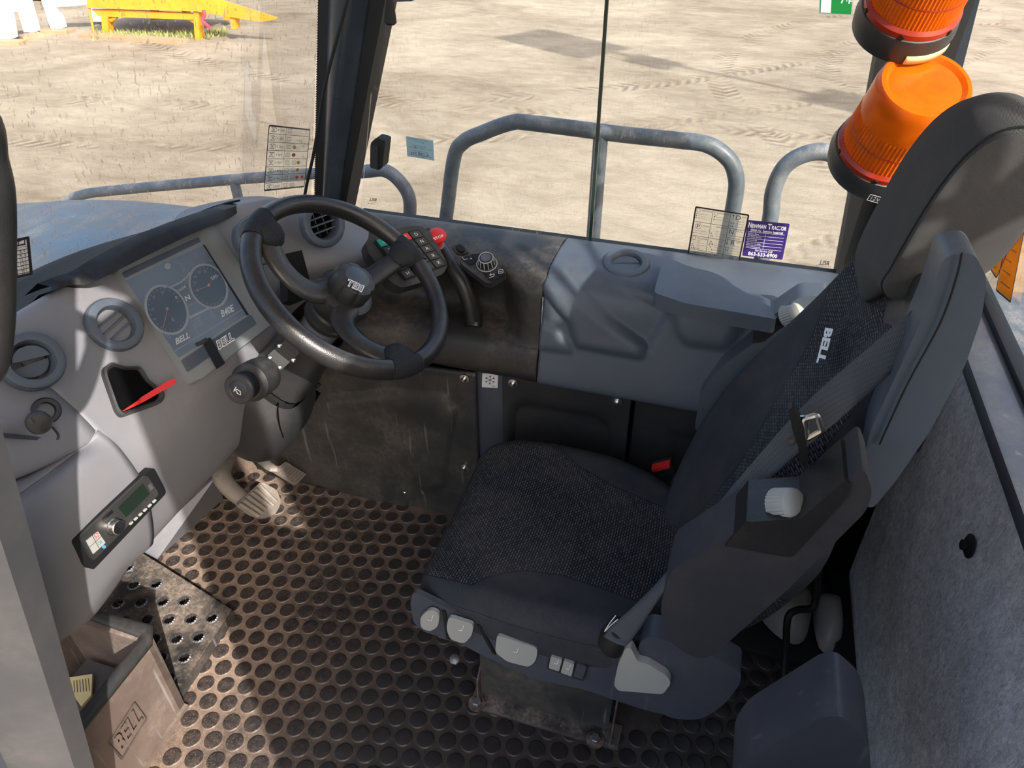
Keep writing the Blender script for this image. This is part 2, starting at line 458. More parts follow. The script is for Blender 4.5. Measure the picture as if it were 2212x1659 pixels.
def matmat(name, stud):
    m = NT(name)
    big = m.ramp(m.noise(2.2, 5, 0.65), 0.38, 0.62); fine = m.ramp(m.noise(70, 6, 0.8), 0.4, 0.62); speck = m.ramp(m.noise(420, 2, 0.6), 0.60, 0.68)
    s = m.n('ShaderNodeSeparateXYZ', {0: m.tc.outputs['Position']})
    fl = m.ramp(s.outputs[0], -0.55, -1.15)                     # walked-on front dustier; the rearward fade paints in the floor's shade
    if stud:
        side = m.ramp(s.outputs[2], 0.0030, 0.0012)
        f = m.math('MULTIPLY', m.math('ADD', m.math('MULTIPLY', fine, 0.16), m.math('MULTIPLY', speck, 0.5)), m.math('ADD', m.math('MULTIPLY', fl, 0.85), 0.12))
        f = m.math('MAXIMUM', f, m.math('MULTIPLY', side, m.math('ADD', 0.22, m.math('MULTIPLY', fl, 0.55))))
        v = m.mix(f, srgb(35, 34, 36), srgb(172, 148, 130)); rough = 0.38
    else:
        f = m.math('ADD', m.math('MULTIPLY', fine, 0.26), m.math('MULTIPLY', speck, 0.5))
        f = m.math('MULTIPLY', m.math('ADD', f, m.math('MULTIPLY', big, 0.42)), m.math('ADD', m.math('MULTIPLY', fl, 1.0), 0.18))
        v = m.mix(m.math('MINIMUM', f, 0.9), srgb(38, 36, 36), srgb(178, 154, 136)); rough = 0.6
    m.set('Base Color', v); m.set('Roughness', rough); m.bump(m.noise(300, 3), 0.3, 0.001)
    return m.m
M['mat'] = matmat('dusty_rubber_mat', False); M['stud'] = matmat('dusty_rubber_stud', True)
def glass(name, dirt=0.0, tint=(0.97, 0.985, 0.98, 1), dscale=(22, 22, 22)):
    m = NT(name); t = m.t
    tr = m.n('ShaderNodeBsdfTransparent', {0: tint}); gl = m.n('ShaderNodeBsdfGlossy', {'Color': (1, 1, 1, 1), 'Roughness': 0.02})
    fr = m.n('ShaderNodeFresnel', {'IOR': 1.35})
    mx = m.n('ShaderNodeMixShader', {0: m.math('MULTIPLY', fr.outputs[0], 0.28)}); t.links.new(tr.outputs[0], mx.inputs[1]); t.links.new(gl.outputs[0], mx.inputs[2])
    outn = mx.outputs[0]
    if dirt > 0:
        di = m.n('ShaderNodeBsdfDiffuse', {0: (0.62, 0.56, 0.50, 1)})
        str_ = m.ramp(m.noise(52, 3, 0.6, m.scaled(3.4, 3.4, 0.8, (0.45, 0.0, 0.0))), 0.605, 0.655)
        zone = m.ramp(m.noise(2.3, 3), 0.36, 0.6); film = m.ramp(m.noise(7, 6, 0.7), 0.3, 0.9)
        f = m.math('ADD', m.math('MULTIPLY', m.math('MULTIPLY', str_, zone), dirt), m.math('MULTIPLY', film, 0.02+0.02*dirt))
        m2 = m.n('ShaderNodeMixShader', {0: f}); t.links.new(outn, m2.inputs[1]); t.links.new(di.outputs[0], m2.inputs[2]); outn = m2.outputs[0]
    t.links.new(outn, m.out.inputs[0])
    return m.m
M['glass'] = glass('side_glass', 0.12); M['windshield'] = glass('spattered_windscreen', 0.75); M['rearglass'] = glass('streaked_rear_glass', 0.2)
M['edge'] = simple('green_glass_edge', srgb(20, 44, 40), 0.15)
def amber():
    m = NT('amber_lens')
    m.set('Base Color', m.mix(m.ramp(m.noise(18, 6, 0.7), 0.45, 0.7), srgb(244, 118, 18), srgb(216, 98, 18))); m.set('Roughness', 0.2); m.set('Transmission Weight', 0.4); m.set('IOR', 1.3)
    m.set('Subsurface Weight', 0.2); m.set('Subsurface Radius', (0.05, 0.015, 0.004)); m.set('Subsurface Scale', 0.6)
    return m.m
M['amber'] = amber()
def sand():
    m = NT('pale_sand_ground')
    P = m.tc.outputs['Position']
    big = m.noise(0.22, 6, 0.6, None, 0.8); mid = m.noise(3.0, 9, 0.78, m.scaled(0.5, 1.0, 1, (0, 0, 0.35)), 0.6); fine = m.noise(30, 7, 0.8)
    k = m.math('ADD', m.math('MULTIPLY', big, 0.5), m.math('ADD', m.math('MULTIPLY', mid, 0.38), m.math('MULTIPLY', fine, 0.12)))
    base = m.mix(m.ramp(k, 0.36, 0.58), srgb(126, 113, 97), srgb(180, 169, 151))
    h = m.math('ADD', m.math('MULTIPLY', mid, 1.0), m.math('MULTIPLY', fine, 0.6))
    s = m.n('ShaderNodeSeparateXYZ', {0: P}); tm = None
    for (cx, cy, R, wd) in ((-14.0, 30.0, 21.5, 0.32), (-14.0, 30.0, 19.3, 0.32), (9.0, 17.0, 9.5, 0.3), (9.0, 17.0, 7.3, 0.3), (-2.0, 40.0, 27.5, 0.3), (14, -2, 16.4, .28)):
        dx = m.math('SUBTRACT', s.outputs[0], cx); dy = m.math('SUBTRACT', s.outputs[1], cy)
        r = m.math('SQRT', m.math('ADD', m.math('MULTIPLY', dx, dx), m.math('MULTIPLY', dy, dy)))
        dd = m.math('ABSOLUTE', m.math('SUBTRACT', r, R)); band = m.ramp(dd, wd, wd*0.75)
        an = m.math('MULTIPLY', m.math('ARCTAN2', dy, dx), R*26.0)
        lug = m.math('ADD', m.math('MULTIPLY', m.math('SINE', m.math('ADD', an, m.math('MULTIPLY', dd, 20.0))), 0.5), 0.5)
        t_ = m.math('MULTIPLY', band, m.math('MULTIPLY', lug, m.ramp(m.noise(0.9, 3), 0.42, 0.62)))
        tm = t_ if tm is None else m.math('MAXIMUM', tm, t_)
    v = m.mix(m.math('MULTIPLY', tm, 0.55), base, srgb(112, 98, 80))
    m.set('Base Color', v); m.set('Roughness', 0.95); m.set('Specular IOR Level', 0.05)
    m.bump(m.math('SUBTRACT', h, m.math('MULTIPLY', tm, 0.9)), 0.9, 0.07)
    return m.m
M['sand'] = sand()
def hoodpaint():
    m = NT('dusty_bonnet_paint')
    a = m.ramp(m.noise(2.2, 6, 0.7, m.scaled(1, 1.8, 1)), 0.38, 0.56); b = m.ramp(m.noise(5, 6, 0.75, m.scaled(1.6, 0.7, 1)), 0.46, 0.66)
    v = m.mix(a, srgb(92, 112, 124), srgb(138, 138, 136)); v = m.mix(m.math('MULTIPLY', b, 0.85), v, srgb(176, 158, 140))
    m.set('Base Color', v); m.set('Roughness', m.math('MULTIPLY_ADD', a, 0.3, 0.25))
    return m.m
M['bonnet'] = hoodpaint()

# ------------------------------------------------------------------ the yard outside
GZ = -2.1
bm = bmesh.new()
n_ = 60
for i in range(n_+1):
    for j in range(n_+1):
        bm.verts.new((-70+120*i/n_, -25+120*j/n_, GZ))
bm.verts.ensure_lookup_table()
for i in range(n_):
    for j in range(n_):
        a = i*(n_+1)+j; bm.faces.new([bm.verts[k] for k in (a, a+n_+1, a+n_+2, a+1)])
g = finish(bm, 'ground', M['sand']); g['kind'] = 'structure'

def G(px, py): return W(px, py, z=GZ)
# yellow loading ramp
bl, br_, bt = G(232, 76), G(430, 86), G(507, 62)
axisx = (br_-bl).normalized(); axisx.z = 0; axisx.normalize(); depth = V((-axisx.y, axisx.x, 0))
if depth.dot(V((-0.3, 1, 0))) < 0: depth = -depth
RX = lambda px, base: W(px, 60, n=V((-axisx.y, axisx.x, 0)), p=base)
def rp(px, py, back=0.0): return W(px, py, n=depth, p=br_)+depth*back
DW = 1.6
ramp = thing('loading_ramp', 'yellow steel loading ramp on four legs standing in the yard', 'ramp', br_)
def beam(name, pts, back, th, mat, parent, bevel=0.01):
    return prism(name, [rp(x, y, back) for x, y in pts], depth*th, mat, parent, bevel=bevel)
beam('deck_beam', [(188, 13), (420, 22), (452, 18), (600, 40), (565, 47), (428, 24), (190, 16)], -0.05, 0.08, M['yellow'], ramp)
beam('side_plate', [(188, -14), (422, -4), (455, -8), (600, 38), (596, 42), (452, 22), (418, 22), (190, 14)], -0.03, 0.06, M['yellow'], ramp)
beam('lower_beam', [(196, 20), (300, 24), (418, 30), (418, 43), (300, 39), (212, 36)], 0.02, 0.1, M['yellow'], ramp)
dk = prism('deck_plate', [rp(188, -12, 0), rp(422, -3, 0), rp(422, -3, 0)+depth*DW, rp(188, -12, 0)+depth*DW], (0, 0, -0.06), M['yellow'], ramp, bevel=0)
for (x0, x1, y0, y1, bk) in ((218, 234, 36, 76, 0), (417, 431, 26, 86, 0), (496, 509, 36, 63, 0), (238, 250, 34, 70, DW), (310, 322, 36, 58, DW), (404, 416, 30, 70, DW)):
    beam('leg', [(x0, y0), (x1-2, y0), (x1, y1), (x0+4, y1)], bk, 0.22, M['yellow'], ramp)
for (a, b) in (((234, 46), (246, 38)), ((417, 50), (402, 40))):
    tube('brace', [rp(*a, 0.1), rp(*b, 0.1)], 0.05, M['yellow'], ramp, 8)
tube('chain', cr([rp(193, 18), rp(197, 40), rp(201, 62), rp(203, 72)], 5), 0.03, M['orange'], ramp, 6)
h = tube('hose', cr([rp(444, 20, -.1), rp(447, 30, -.1), rp(443, 42, -.12), rp(452, 50, -.15), rp(462, 55, -.2)], 5), 0.04, M['hose'], None, 8)
tag(h, 'red hose hanging below the right half of the yellow ramp', 'hose')
# white trestles
def post(name, parent, x0, x1, px, th=0.28):
    p0, p1 = G(*x1), None
    b = G(*x1)+V((0, 0, 0.08)); top = W(*x0, n=V((cF.x, cF.y, 0)), p=b)
    d = (top-b); s = cR*th/2; q = V((-cR.y, cR.x, 0))*th
    return prism(name, [b-s, b+s, top+s, top-s], q, M['whitepaint'], parent, bevel=0.01)
t = thing('trestle', 'white steel trestle at the far left corner of the view', 'trestle', G(45, 85))
post('post', t, (-2, 0), (16, 92), 0); post('post', t, (42, -4), (66, 77), 0)
def cross(parent, a, b, base, th=0.25):
    A = W(*a, n=V((cF.x, cF.y, 0)), p=base); B = W(*b, n=V((cF.x, cF.y, 0)), p=base)
    return prism('crossbar', [A, B, B+V((0, 0, .3)), A+V((0, 0, .3))], V((-cR.y, cR.x, 0))*0.2, M['whitepaint'], parent, bevel=0.01)
cross(t, (0, 26), (44, 25), G(40, 88))
t = thing('trestle', 'white steel trestle between the leftmost trestle and the yellow ramp', 'trestle', G(160, 65))
post('post', t, (100, -4), (124, 69), 0); post('post', t, (206, 0), (213, 54), 0)
cross(t, (112, 16), (190, 10), G(124, 69))
for i, (a, b, lab) in enumerate((((-8, 95), (52, 95), 'board under the leftmost white trestle post'), ((44, 84), (90, 77), 'board under the second white trestle post'), ((90, 69), (155, 71), 'board under the third white trestle post'), ((184, 78), (396, 93), 'long board lying along the foot of the yellow ramp'))):
    A, B = G(*a), G(*b); dd = (B-A).normalized(); s = V((-dd.y, dd.x, 0))*0.2
    o = prism('timber_board', [A-s, B-s, B+s, A+s], (0, 0, 0.07), M['wood'], None, bevel=0.01)
    tag(o, 'weathered '+lab, 'board')
# machines behind the trestles
def tracked(loc, s, lab, cab=True):
    t = thing('tracked_loader', lab, 'machine', loc)
    L = V(loc)
    def P(x, y, z): return L+V((x*s, y*s, z*s))
    for yy in (-0.55, 0.35):
        pts = [P(-1.0+0.3*math.cos(a) if math.cos(a) < 0 else 1.0+0.3*math.cos(a), yy, 0.32+0.3*math.sin(a)) for a in [2*math.pi*k/16+0.1 for k in range(16)]]
        tr = prism('track', pts, (0, 0.3*s, 0), M['machine'], t, bevel=0.03)
        for k in range(4):
            lathe('roller', [(0.02, -0.01), (0.2*s, -0.01), (0.2*s, 0.06*s), (0.02, 0.08*s)], P(-0.8+0.53*k, yy, 0.34), (0, -1, 0), M['steel'], tr, 12)
    box('engine_body', P(0, 0.05, 0.85), (1.7*s, 0.7*s, 0.5*s), M['machine'], t, bevel=0.08)
    box('orange_hood', P(0.1, 0.05, 1.35), (1.3*s, 0.65*s, 0.5*s), M['orange'], t, bevel=0.1)
    tube('loader_arm', [P(0.7, -0.4, 1.3), P(-0.8, -0.4, 1.2), P(-1.3, -0.4, 0.3)], 0.08*s, M['machine'], t, 8)
    return t
tracked(G(25, 40)+V((-3, 3.5, 0)), 1.9, 'black tracked loader with orange bonnet behind the leftmost trestle')
wl = G(165, 35)+V((0.5, 3.5, 0))
t = thing('wheeled_loader', 'dark wheeled machine partly hidden between trestles and yellow ramp', 'machine', wl)
for k, dx in enumerate((-1.6, 1.5)):
    lathe('wheel', [(0.1, -0.2), (0.5, -0.2), (0.62, -0.12), (0.62, 0.12), (0.5, 0.2), (0.1, 0.2)], wl+V((dx, 0, 0.62)), (0, -1, 0), M['machine'], t, 20)
box('chassis', wl+V((0, 0.3, 0.85)), (3.6, 0.9, 0.35), M['machine'], t, bevel=0.05)
box('orange_body', wl+V((0.2, 0.3, 1.4)), (2.2, 0.9, 0.7), M['orange'], t, bevel=0.1)
# grass tufts under the ramp
bm = bmesh.new()
for k in range(900):
    u = random.random(); px = 200+u*290; py = 78+random.gauss(0, 4)-max(0, (px-430))*0.12
    p = G(px, py); a = random.random()*6.28; hgt = random.uniform(0.05, 0.16); d = V((math.cos(a), math.sin(a), 0))*0.02
    q = p+V((random.gauss(0, 0.05), random.gauss(0, 0.05), hgt))
    bm.faces.new([bm.verts.new(p-d), bm.verts.new(p+d), bm.verts.new(q)])
o = finish(bm, 'grass', M['grass'], smooth=False); tag(o, 'sparse green grass growing along the foot of the yellow ramp', 'grass', kind='stuff')
# unseen boom, added right of the frame to lay shadow patches on the sand
def sway(px, py, hgt):      # foot of an object of height hgt that throws the tip of its shadow onto pixel
    s = G(px, py); k = hgt/SUN_TO.z; return s+V((SUN_TO.x*k, SUN_TO.y*k, 0))

cb = thing('shadow_boom', 'unseen yellow boom with square plates added on the right to cast shadows', 'shadow_caster', (12.0, 6.4, GZ))
tube('mast', [V((13.2, 5.6, GZ)), V((13.2, 5.6, 9.4))], 0.12, M['yellow'], cb, 10)
tube('boom', [V((6.4, 9.3, 9.0)), V((13.4, 5.5, 9.0))], 0.07, M['yellow'], cb, 10)
box('plate', (6.9, 8.9, 9.0), (2.9, 1.7, 0.12), M['yellow'], cb, m=Matrix.Rotation(-0.55, 3, 'Z'), bevel=0.02)
box('plate', (9.3, 7.6, 9.0), (1.1, 0.8, 0.12), M['yellow'], cb, m=Matrix.Rotation(-0.5, 3, 'Z'), bevel=0.02)
box('plate', (13.2, 5.6, 9.0), (1.3, 1.2, 0.12), M['yellow'], cb, m=Matrix.Rotation(-0.5, 3, 'Z'), bevel=0.02)
# guard rails round the cab
def rail(lab, pts, y, r, extra=(), name='guard_rail'):
    P = [W(px, py, y=y) for px, py in pts]
    t = thing(name, lab, 'rail', P[0])
    tube('top_tube', cr(P, 6), r, M['railpaint'], t, 14)
    for q, nx in ((P[0], P[1]), (P[-1], P[-2])):
        if 'straight' in lab and q is P[-1]: continue
        tube('foot_tube', [q, V((q.x, y, 0.025))], r, M['railpaint'], t, 12)
    for a, b in extra:
        A = W(*a, y=y); B = V((A.x, y, 0.025))
        tube('post', [A, B], r*0.95, M['railpaint'], t, 12)
    return t
rail('wide grey guard rail with a centre post outside the side window', [(945, 560), (963, 475), (980, 345), (1000, 308), (1040, 288), (1105, 265), (1150, 266), (1340, 290), (1465, 303), (1530, 313), (1575, 345), (1590, 385), (1588, 425), (1574, 500), (1562, 560)], 2.1, 0.0235, [((1298, 290), (1280, 560))])
rail('arched grey guard rail next to the orange beacons', [(1636, 600), (1663, 478), (1671, 412), (1696, 359), (1742, 332), (1790, 330), (1826, 356), (1850, 410), (1868, 500)], 2.1, 0.0235)
rail('short curved grey rail just right of the windscreen pillar', [(730, 375), (792, 370), (830, 368), (861, 389), (884, 427), (884, 480), (880, 530)], 2.1, 0.0225)
rail('straight grey rail beyond the bonnet seen through the windscreen', [(140, 470), (148, 436), (178, 421), (240, 412), (502, 388), (690, 374), (760, 369)], 2.6, 0.024, [((505, 388), (506, 470))])
# bonnet
rows = []
for x, dz in ((-1.32, 0), (-1.55, -0.005), (-1.9, -0.05), (-2.3, -0.14), (-2.75, -0.3), (-2.95, -0.7)):
    e_ = 0.17 if x > -1.4 else 0.0
    rows.append([V((x, -0.1, 0.50+dz)), V((x, 0.0, 0.78+dz)), V((x, 0.3, 0.885+dz)), V((x, 0.8, 0.90+dz)), V((x+e_*.4, 1.2, 0.905+dz)), V((x+e_, 1.46, 0.885+dz)), V((x+e_, 1.56, 0.80+dz)), V((x+e_, 1.575, 0.55+dz)), V((x+e_, 1.57, 0.2+dz))])
Gd = loft(rows, 5, 5)
bm = bmesh.new(); add_grid(bm, Gd)
t = thing('bonnet', 'dusty pale blue bonnet in front of the windscreen', 'bonnet', (-1.9, 0.8, 0.5))
finish(bm, 'bonnet_skin', M['bonnet'], t, solid=0.01)
for yy in (0.42, 0.62, 1.12):
    prism('raised_rib', [V((-1.6, yy, 0.878)), V((-1.6, yy+0.05, 0.878)), V((-2.2, yy+0.05, 0.79)), V((-2.2, yy, 0.79))], (0, 0, 0.015), M['bonnet'], t, bevel=0.004)
# truck body below and behind the cab
o = box('chassis_deck', (-0.45, 2.18, 0.0), (2.9, 1.05, 0.05), M['railpaint'], bevel=0.01); tag(o, 'grey walkway deck below the side window carrying the rails', 'walkway')
o = box('rear_deck', (0.9, 0.9, 0.80), (0.62, 1.7, 0.04), M['railpaint'], bevel=0.01); tag(o, 'pale grey deck plate outside the rear window', 'deck plate')

# ------------------------------------------------------------------ cab shell
def S(o): o['kind'] = 'structure'; return o
fl = thing('floor', None, None, (-0.4, 0.7, 0)); S(fl)
box('rubber_mat', (-0.5, 0.72, -0.012), (2.1, 1.62, 0.024), M['mat'], fl, bevel=0)
D = 0.0208; pitch = 0.0515; cand = []
c30, s30 = math.cos(D2R(12)), math.sin(D2R(12))
for i in range(-40, 41):
    for j in range(-40, 41):
        a = i*pitch+(j % 2)*pitch/2; b = j*pitch*0.866
        x, y = -0.5+a*c30-b*s30, 0.8+a*s30+b*c30
        if not (-1.45 < x < 0.5 and 0.05 < y < 1.38): continue
        px, py = proj((x, y, 0))
        if px < -40 or px > 2260 or py > 1700 or py < 900: continue
        if x < -1.0 and y < 0.6: continue
        if -0.33 < x < 0.1 and 0.9 < y < 1.2: continue
        vis = not (px > 900 and py < 1250)
        cand.append((not vis, (V((x, y, 0))-CAM).length, x, y))
cand.sort()
bm = bmesh.new(); add_lathe(bm, [(D, 0), (D, 0.0018), (D*0.93, 0.0033), (D*0.86, 0.0036)], (0, 0, 0), (0, 0, 1), 16, capa=False)
for f in bm.faces: f.smooth = True
sm = bpy.data.meshes.new('stud'); bm.to_mesh(sm); bm.free(); sm.materials.append(M['stud'])
for k, (_, _, x, y) in enumerate(cand[:300]):
    o = bpy.data.objects.new('stud', sm); C.objects.link(o); o.parent = fl
    o.location = V((x, y, 0))-wpos(fl)
bm = bmesh.new()
for (_, _, x, y) in cand[300:]:
    add_lathe(bm, [(D, 0), (D, 0.0018), (D*0.9, 0.0035)], (x, y, 0), (0, 0, 1), 12, capa=False)
if cand[300:]:
    o = finish(bm, 'far_studs', M['stud'], fl); o['kind'] = 'stuff'

# right wall
wr = thing('wall_right', None, None, (-0.4, 1.5, 0)); S(wr)
box('wall_backing', (-0.45, 1.48, 0.28), (2.1, 0.05, 0.75), M['pit'], wr, bevel=0)
def wallpanel(name, pts, y, mat, specs, nu=90, nv=50, depth=0.012):
    """pts: 4 pixel corners bl, br, tr, tl on plane y"""
    A = [W(a, b, y=y) for a, b in pts]
    Gp = [[(A[0]*(1-i/nu)+A[1]*(i/nu))*(1-j/nv)+(A[3]*(1-i/nu)+A[2]*(i/nu))*(j/nv) for i in range(nu+1)] for j in range(nv+1)]
    Gp = relief(Gp, specs, 1)
    bm = bmesh.new(); add_grid(bm, Gp)
    return finish(bm, name, mat, wr, solid=depth)
wallpanel('lower_panel', [(560, 1008), (1040, 1128), (1030, 802), (600, 745)], 1.405, M['worn'],
          [([(560, 1100), (600, 905), (687, 862), (846, 842), (965, 853), (985, 880), (970, 960), (958, 1040), (900, 1060), (880, 1100)], -0.012, 22)])
box('lower_post', (-0.497, 1.425, 0.29), (0.085, 0.03, 0.6), M['bluedark'], wr, bevel=0.004)
wallpanel('lower_panel', [(1093, 1135), (1330, 1170), (1366, 850), (1088, 800)], 1.405, M['blackp'],
          [([(1098, 1100), (1106, 890), (1118, 871), (1145, 868), (1290, 893), (1318, 915), (1326, 950), (1322, 1100)], 0.012, 16)])
wallpanel('lower_panel', [(1338, 1170), (1700, 1220), (1680, 900), (1375, 852)], 1.43, M['blackp'], [([(1420, 1200), (1450, 930), (1640, 960), (1600, 1200)], 0.01, 30)])
for (px, py) in ((1003, 818), (1003, 1010), (875, 1062), (1108, 828), (1333, 868)):
    p = W(px, py, y=1.388)
    b = lathe('panel_bolt', [(0.013, -0.01), (0.013, 0.002), (0.007, 0.0025), (0.0075, 0.007), (0.004, 0.010)], p+V((0, 0.001, 0)), (0, -1, 0.0), M['chrome'], wr, 14)
p = W(1407, 862, y=1.42); lathe('panel_bolt', [(0.005, 0), (0.005, 0.006), (0.003, 0.008)], p, (0, -1, 0), M['chrome'], wr, 12)
# snowflake sticker
fr = Frame(W(1041, 836, y=1.407), W(1075, 838, y=1.407), W(1042, 806, y=1.407))
st = thing('snowflake_sticker', 'small white sticker with a black snowflake on the narrow wall post', 'sticker', fr(0.5, 0.5))
poly_frame('sticker_sheet', fr, rrect(0, 0, 1, 1, .04, .04), 0, 0.0008, M['decalwhite'], st)
seg = []
for k in range(6):
    a = D2R(60*k+30); c0 = (0.5, 0.56); e = (0.5+0.33*math.cos(a), 0.56+0.33*math.sin(a)); seg.append((c0, e))
    mm = (0.5+0.2*math.cos(a), 0.56+0.2*math.sin(a))
    for s in (-0.6, 0.6): seg.append((mm, (mm[0]+0.12*math.cos(a+s), mm[1]+0.12*math.sin(a+s))))
lines_on('snowflake', fr, seg, 0.0012, M['ink'], st, 0.001)
text_on('lettering', fr, 'BELL', 0.62, 0.06, 0.94, 0.16, M['ink'], st, 0.001, shear=0.3)

# rear wall
wre = thing('wall_rear', None, None, (0.55, 0.8, 0)); S(wre)
bm = bmesh.new(); nu, nv = 60, 30
Gd = [[V((0.52+0.004*math.sin(i*0.7)*math.sin(j*0.5)-0.012*sst(1-abs(j/nv-0.5)*2), -0.1+1.75*i/nu, 0.055+0.80*j/nv)) for i in range(nu+1)] for j in range(nv+1)]
add_grid(bm, Gd); finish(bm, 'carpet_lining', M['carpet'], wre, solid=-0.02)
box('rear_bulkhead', (0.575, 0.8, 0.42), (0.05, 1.8, 0.86), M['blackp'], wre, bevel=0)
box('rear_sill', (0.535, 0.8, 0.868), (0.07, 1.75, 0.03), M['bluedark'], wre, bevel=0.006)
box('window_seal', (0.582, 0.8, 0.885), (0.03, 1.75, 0.02), M['blk'], wre, bevel=0.005)
box('sill_foot', (0.5, 0.8, 0.03), (0.05, 1.7, 0.06), M['blk'], wre, bevel=0)
def clip(px, py, lab):
    p = W(px, py, x=0.512)
    o = lathe('trim_clip', [(0.021, 0), (0.021, 0.003), (0.014, 0.007), (0.009, 0.008), (0.009, 0.014), (0.004, 0.016)], p, (-1, 0, 0), M['blk'], wre, 18)
    return o
clip(2096, 1180, ''); clip(1822, 1218, '')

# cab sides, roof, unseen left panels shaped to block the sun
S(box('ceiling', (-0.2, 0.84, 2.14), (1.9, 1.8, 0.06), M['lining'], bevel=0))
S(box('wall_sun_block', (0.40, -0.10, 0.70), (0.54, 0.08, 1.6), M['lining'], bevel=0))  # unseen; front edge placed to shade the floor like a person at the door
S(box('pillar_sun_block', (0.255, -0.10, 1.8), (0.25, 0.08, 0.62), M['lining'], bevel=0)).name = 'trim_9'  # unseen post, widened to block sun as a standing body would
S(box('corner_sun_block', (0.585, 0.25, 1.45), (0.04, 0.72, 1.2), M['lining'], bevel=0)).name = 'trim_8'  # unseen panel added to keep rear sun off the seat cushion
lw = box('wall_left_sill', (-0.6, -0.10, -0.15), (1.5, 0.08, 0.3), M['bluedark'], bevel=0); lw.name = 'trim_2'; S(lw)
# B pillar right
bp = [W(1905, 60, y=1.62), W(1806, 592, y=1.62)]; d_ = (bp[0]-bp[1]).normalized()
def col(name, a, b, wx, wy, mat, ext0=0.0, ext1=0.6, bevel=0.01, parent=None):
    a, b = V(a), V(b); d = (b-a).normalized(); a = a-d*ext0; b = b+d*ext1
    bm = bmesh.new(); add_prism(bm, [a, a+V((wx, 0, 0)), a+V((wx, wy, 0)), a+V((0, wy, 0))], b-a)
    return finish(bm, name, mat, parent, bevel=bevel)
o = col('trim_1', bp[1], bp[0], 0.07, 0.06, M['blk'], 0.06, 0.6); S(o)
o = col('trim_3', V((bp[1].x+0.075, 1.605, bp[1].z)), V((bp[0].x+0.075, 1.605, bp[0].z)), 0.075, 0.07, M['pillar'], 0.06, 0.6); S(o)
# A pillar right
apl = (W(696, 440, y=1.60), W(708, 0, y=1.60)); apr = (W(747, 440, y=1.60), W(832, 0, y=1.60))
dA = (apl[1]-apl[0]).normalized()
ap = thing('trim_4', None, None, apl[0]); S(ap)
top_ = 0.6
e0 = apl[0]-dA*0.25; e1 = apl[1]+dA*top_
dB = (apr[1]-apr[0]).normalized(); f0 = apr[0]-dB*0.25; f1 = apr[1]+dB*top_
rows = []
for (A, B) in ((e0, f0), (e1, f1)):
    r_ = []
    for k in range(11):
        t_ = k/10; p = A.lerp(B, t_*0.74); r_.append(p+V((0, -0.035*math.sin(math.pi*min(1, t_*1.0)), 0)))
    rows.append(r_)
bm = bmesh.new(); add_grid(bm, loft(rows, 2, 4)); finish(bm, 'pillar_cover', M['pillar'], ap, solid=-0.03)
prism('pillar_inner', [e0.lerp(f0, .73), f0, f1, e1.lerp(f1, .73)], (0, 0.07, 0), M['blk'], ap, bevel=0.006)
prism('rubber_seal', [e0+V((-0.022, 0.0, 0)), e0+V((0.004, 0, 0)), e1+V((0.004, 0, 0)), e1+V((-0.026, 0, 0))], (0, 0.03, 0), M['blk'], ap, bevel=0.003)
bm = bmesh.new()
for k in range(230):
    p = e0.lerp(e1, k/230)+V((-0.024, 0.004, 0)); add_box(bm, p, (0.006, 0.003, 0.0028))
finish(bm, 'seal_teeth', M['blk'], ap, smooth=False)['kind'] = 'stuff'
# A pillar left, door frame near the camera
nl = (W(204, 1659, y=0.32), W(62, 1130, y=0.32), W(-2, 905, y=0.32))
dN = (nl[2]-nl[0]).normalized()
an = thing('trim_5', None, None, nl[0]); S(an)
a0 = nl[0]-dN*0.5; a1 = nl[2]+dN*0.75
prism('frame_face', [a0, a0+V((-0.10, -0.04, 0)), a1+V((-0.10, -0.04, 0)), a1], (0, -0.03, 0), M['frame'], an, bevel=0.012)
prism('frame_step', [a0+V((-0.085, -0.06, 0)), a0+V((-0.17, -0.09, 0)), a1+V((-0.17, -0.09, 0)), a1+V((-0.085, -0.06, 0))], (0, -0.03, 0), M['bluedark'], an, bevel=0.01)
# door handle bar near the lens
hb = [W(-67, 250, y=0.34), W(-44, 340, y=0.34), W(-26, 420, y=0.34), W(-20, 560, y=0.34), W(-18, 700, y=0.34), W(-30, 790, y=0.34), W(-70, 850, y=0.34)]
pk_ = lambda z: nl[0]+dN*((z-nl[0].z)/dN.z)+V((-0.05, -0.03, 0))
hb = [pk_(1.62), pk_(1.60).lerp(hb[0], 0.7)]+hb+[hb[-1].lerp(pk_(1.1), 0.5), pk_(1.08)]
o = tube('door_grab_bar', cr(hb, 6), 0.016, M['blackp'], None, 14); tag(o, 'black rounded grab bar at the left edge beside the door frame', 'handle')

# windscreen and glass panes
def wsx(y, z):
    pts = [(0.26, -0.74), (0.42, -1.04), (0.65, -1.22), (0.88, -1.28), (1.03, -1.25), (1.2, -1.15), (1.33, -1.08), (1.62, -1.035)]
    for (a, xa), (b, xb) in zip(pts[:-1], pts[1:]):
        if y <= b: t = (y-a)/(b-a); return xa+(xb-xa)*t+0.23*(z-0.985)
    return pts[-1][1]+0.23*(z-0.985)
rows = [[V((wsx(y, z), y, z)) for y in (0.27, 0.42, 0.55, 0.7, 0.88, 1.03, 1.2, 1.33, 1.48, 1.6)] for z in (0.80, 1.3, 1.92)]
bm = bmesh.new(); add_grid(bm, loft(rows, 5, 4)); o = finish(bm, 'window_1', M['windshield']); S(o)
tp = W(1308, 0, y=1.62); tb = W(1275, 520, y=1.62)
def pane(name, a, b, y, mat): # x range a..b along sill
    o = prism(name, [V((a[0], y, 0.85)), V((b[0], y, 0.85)), V((b[1], y, 1.93)), V((a[1], y, 1.93))], (0, 0.005, 0), mat, bevel=0); S(o); return o
pane('window_2', (-0.93, -0.68), (-0.292, -0.298), 1.622, M['glass'])
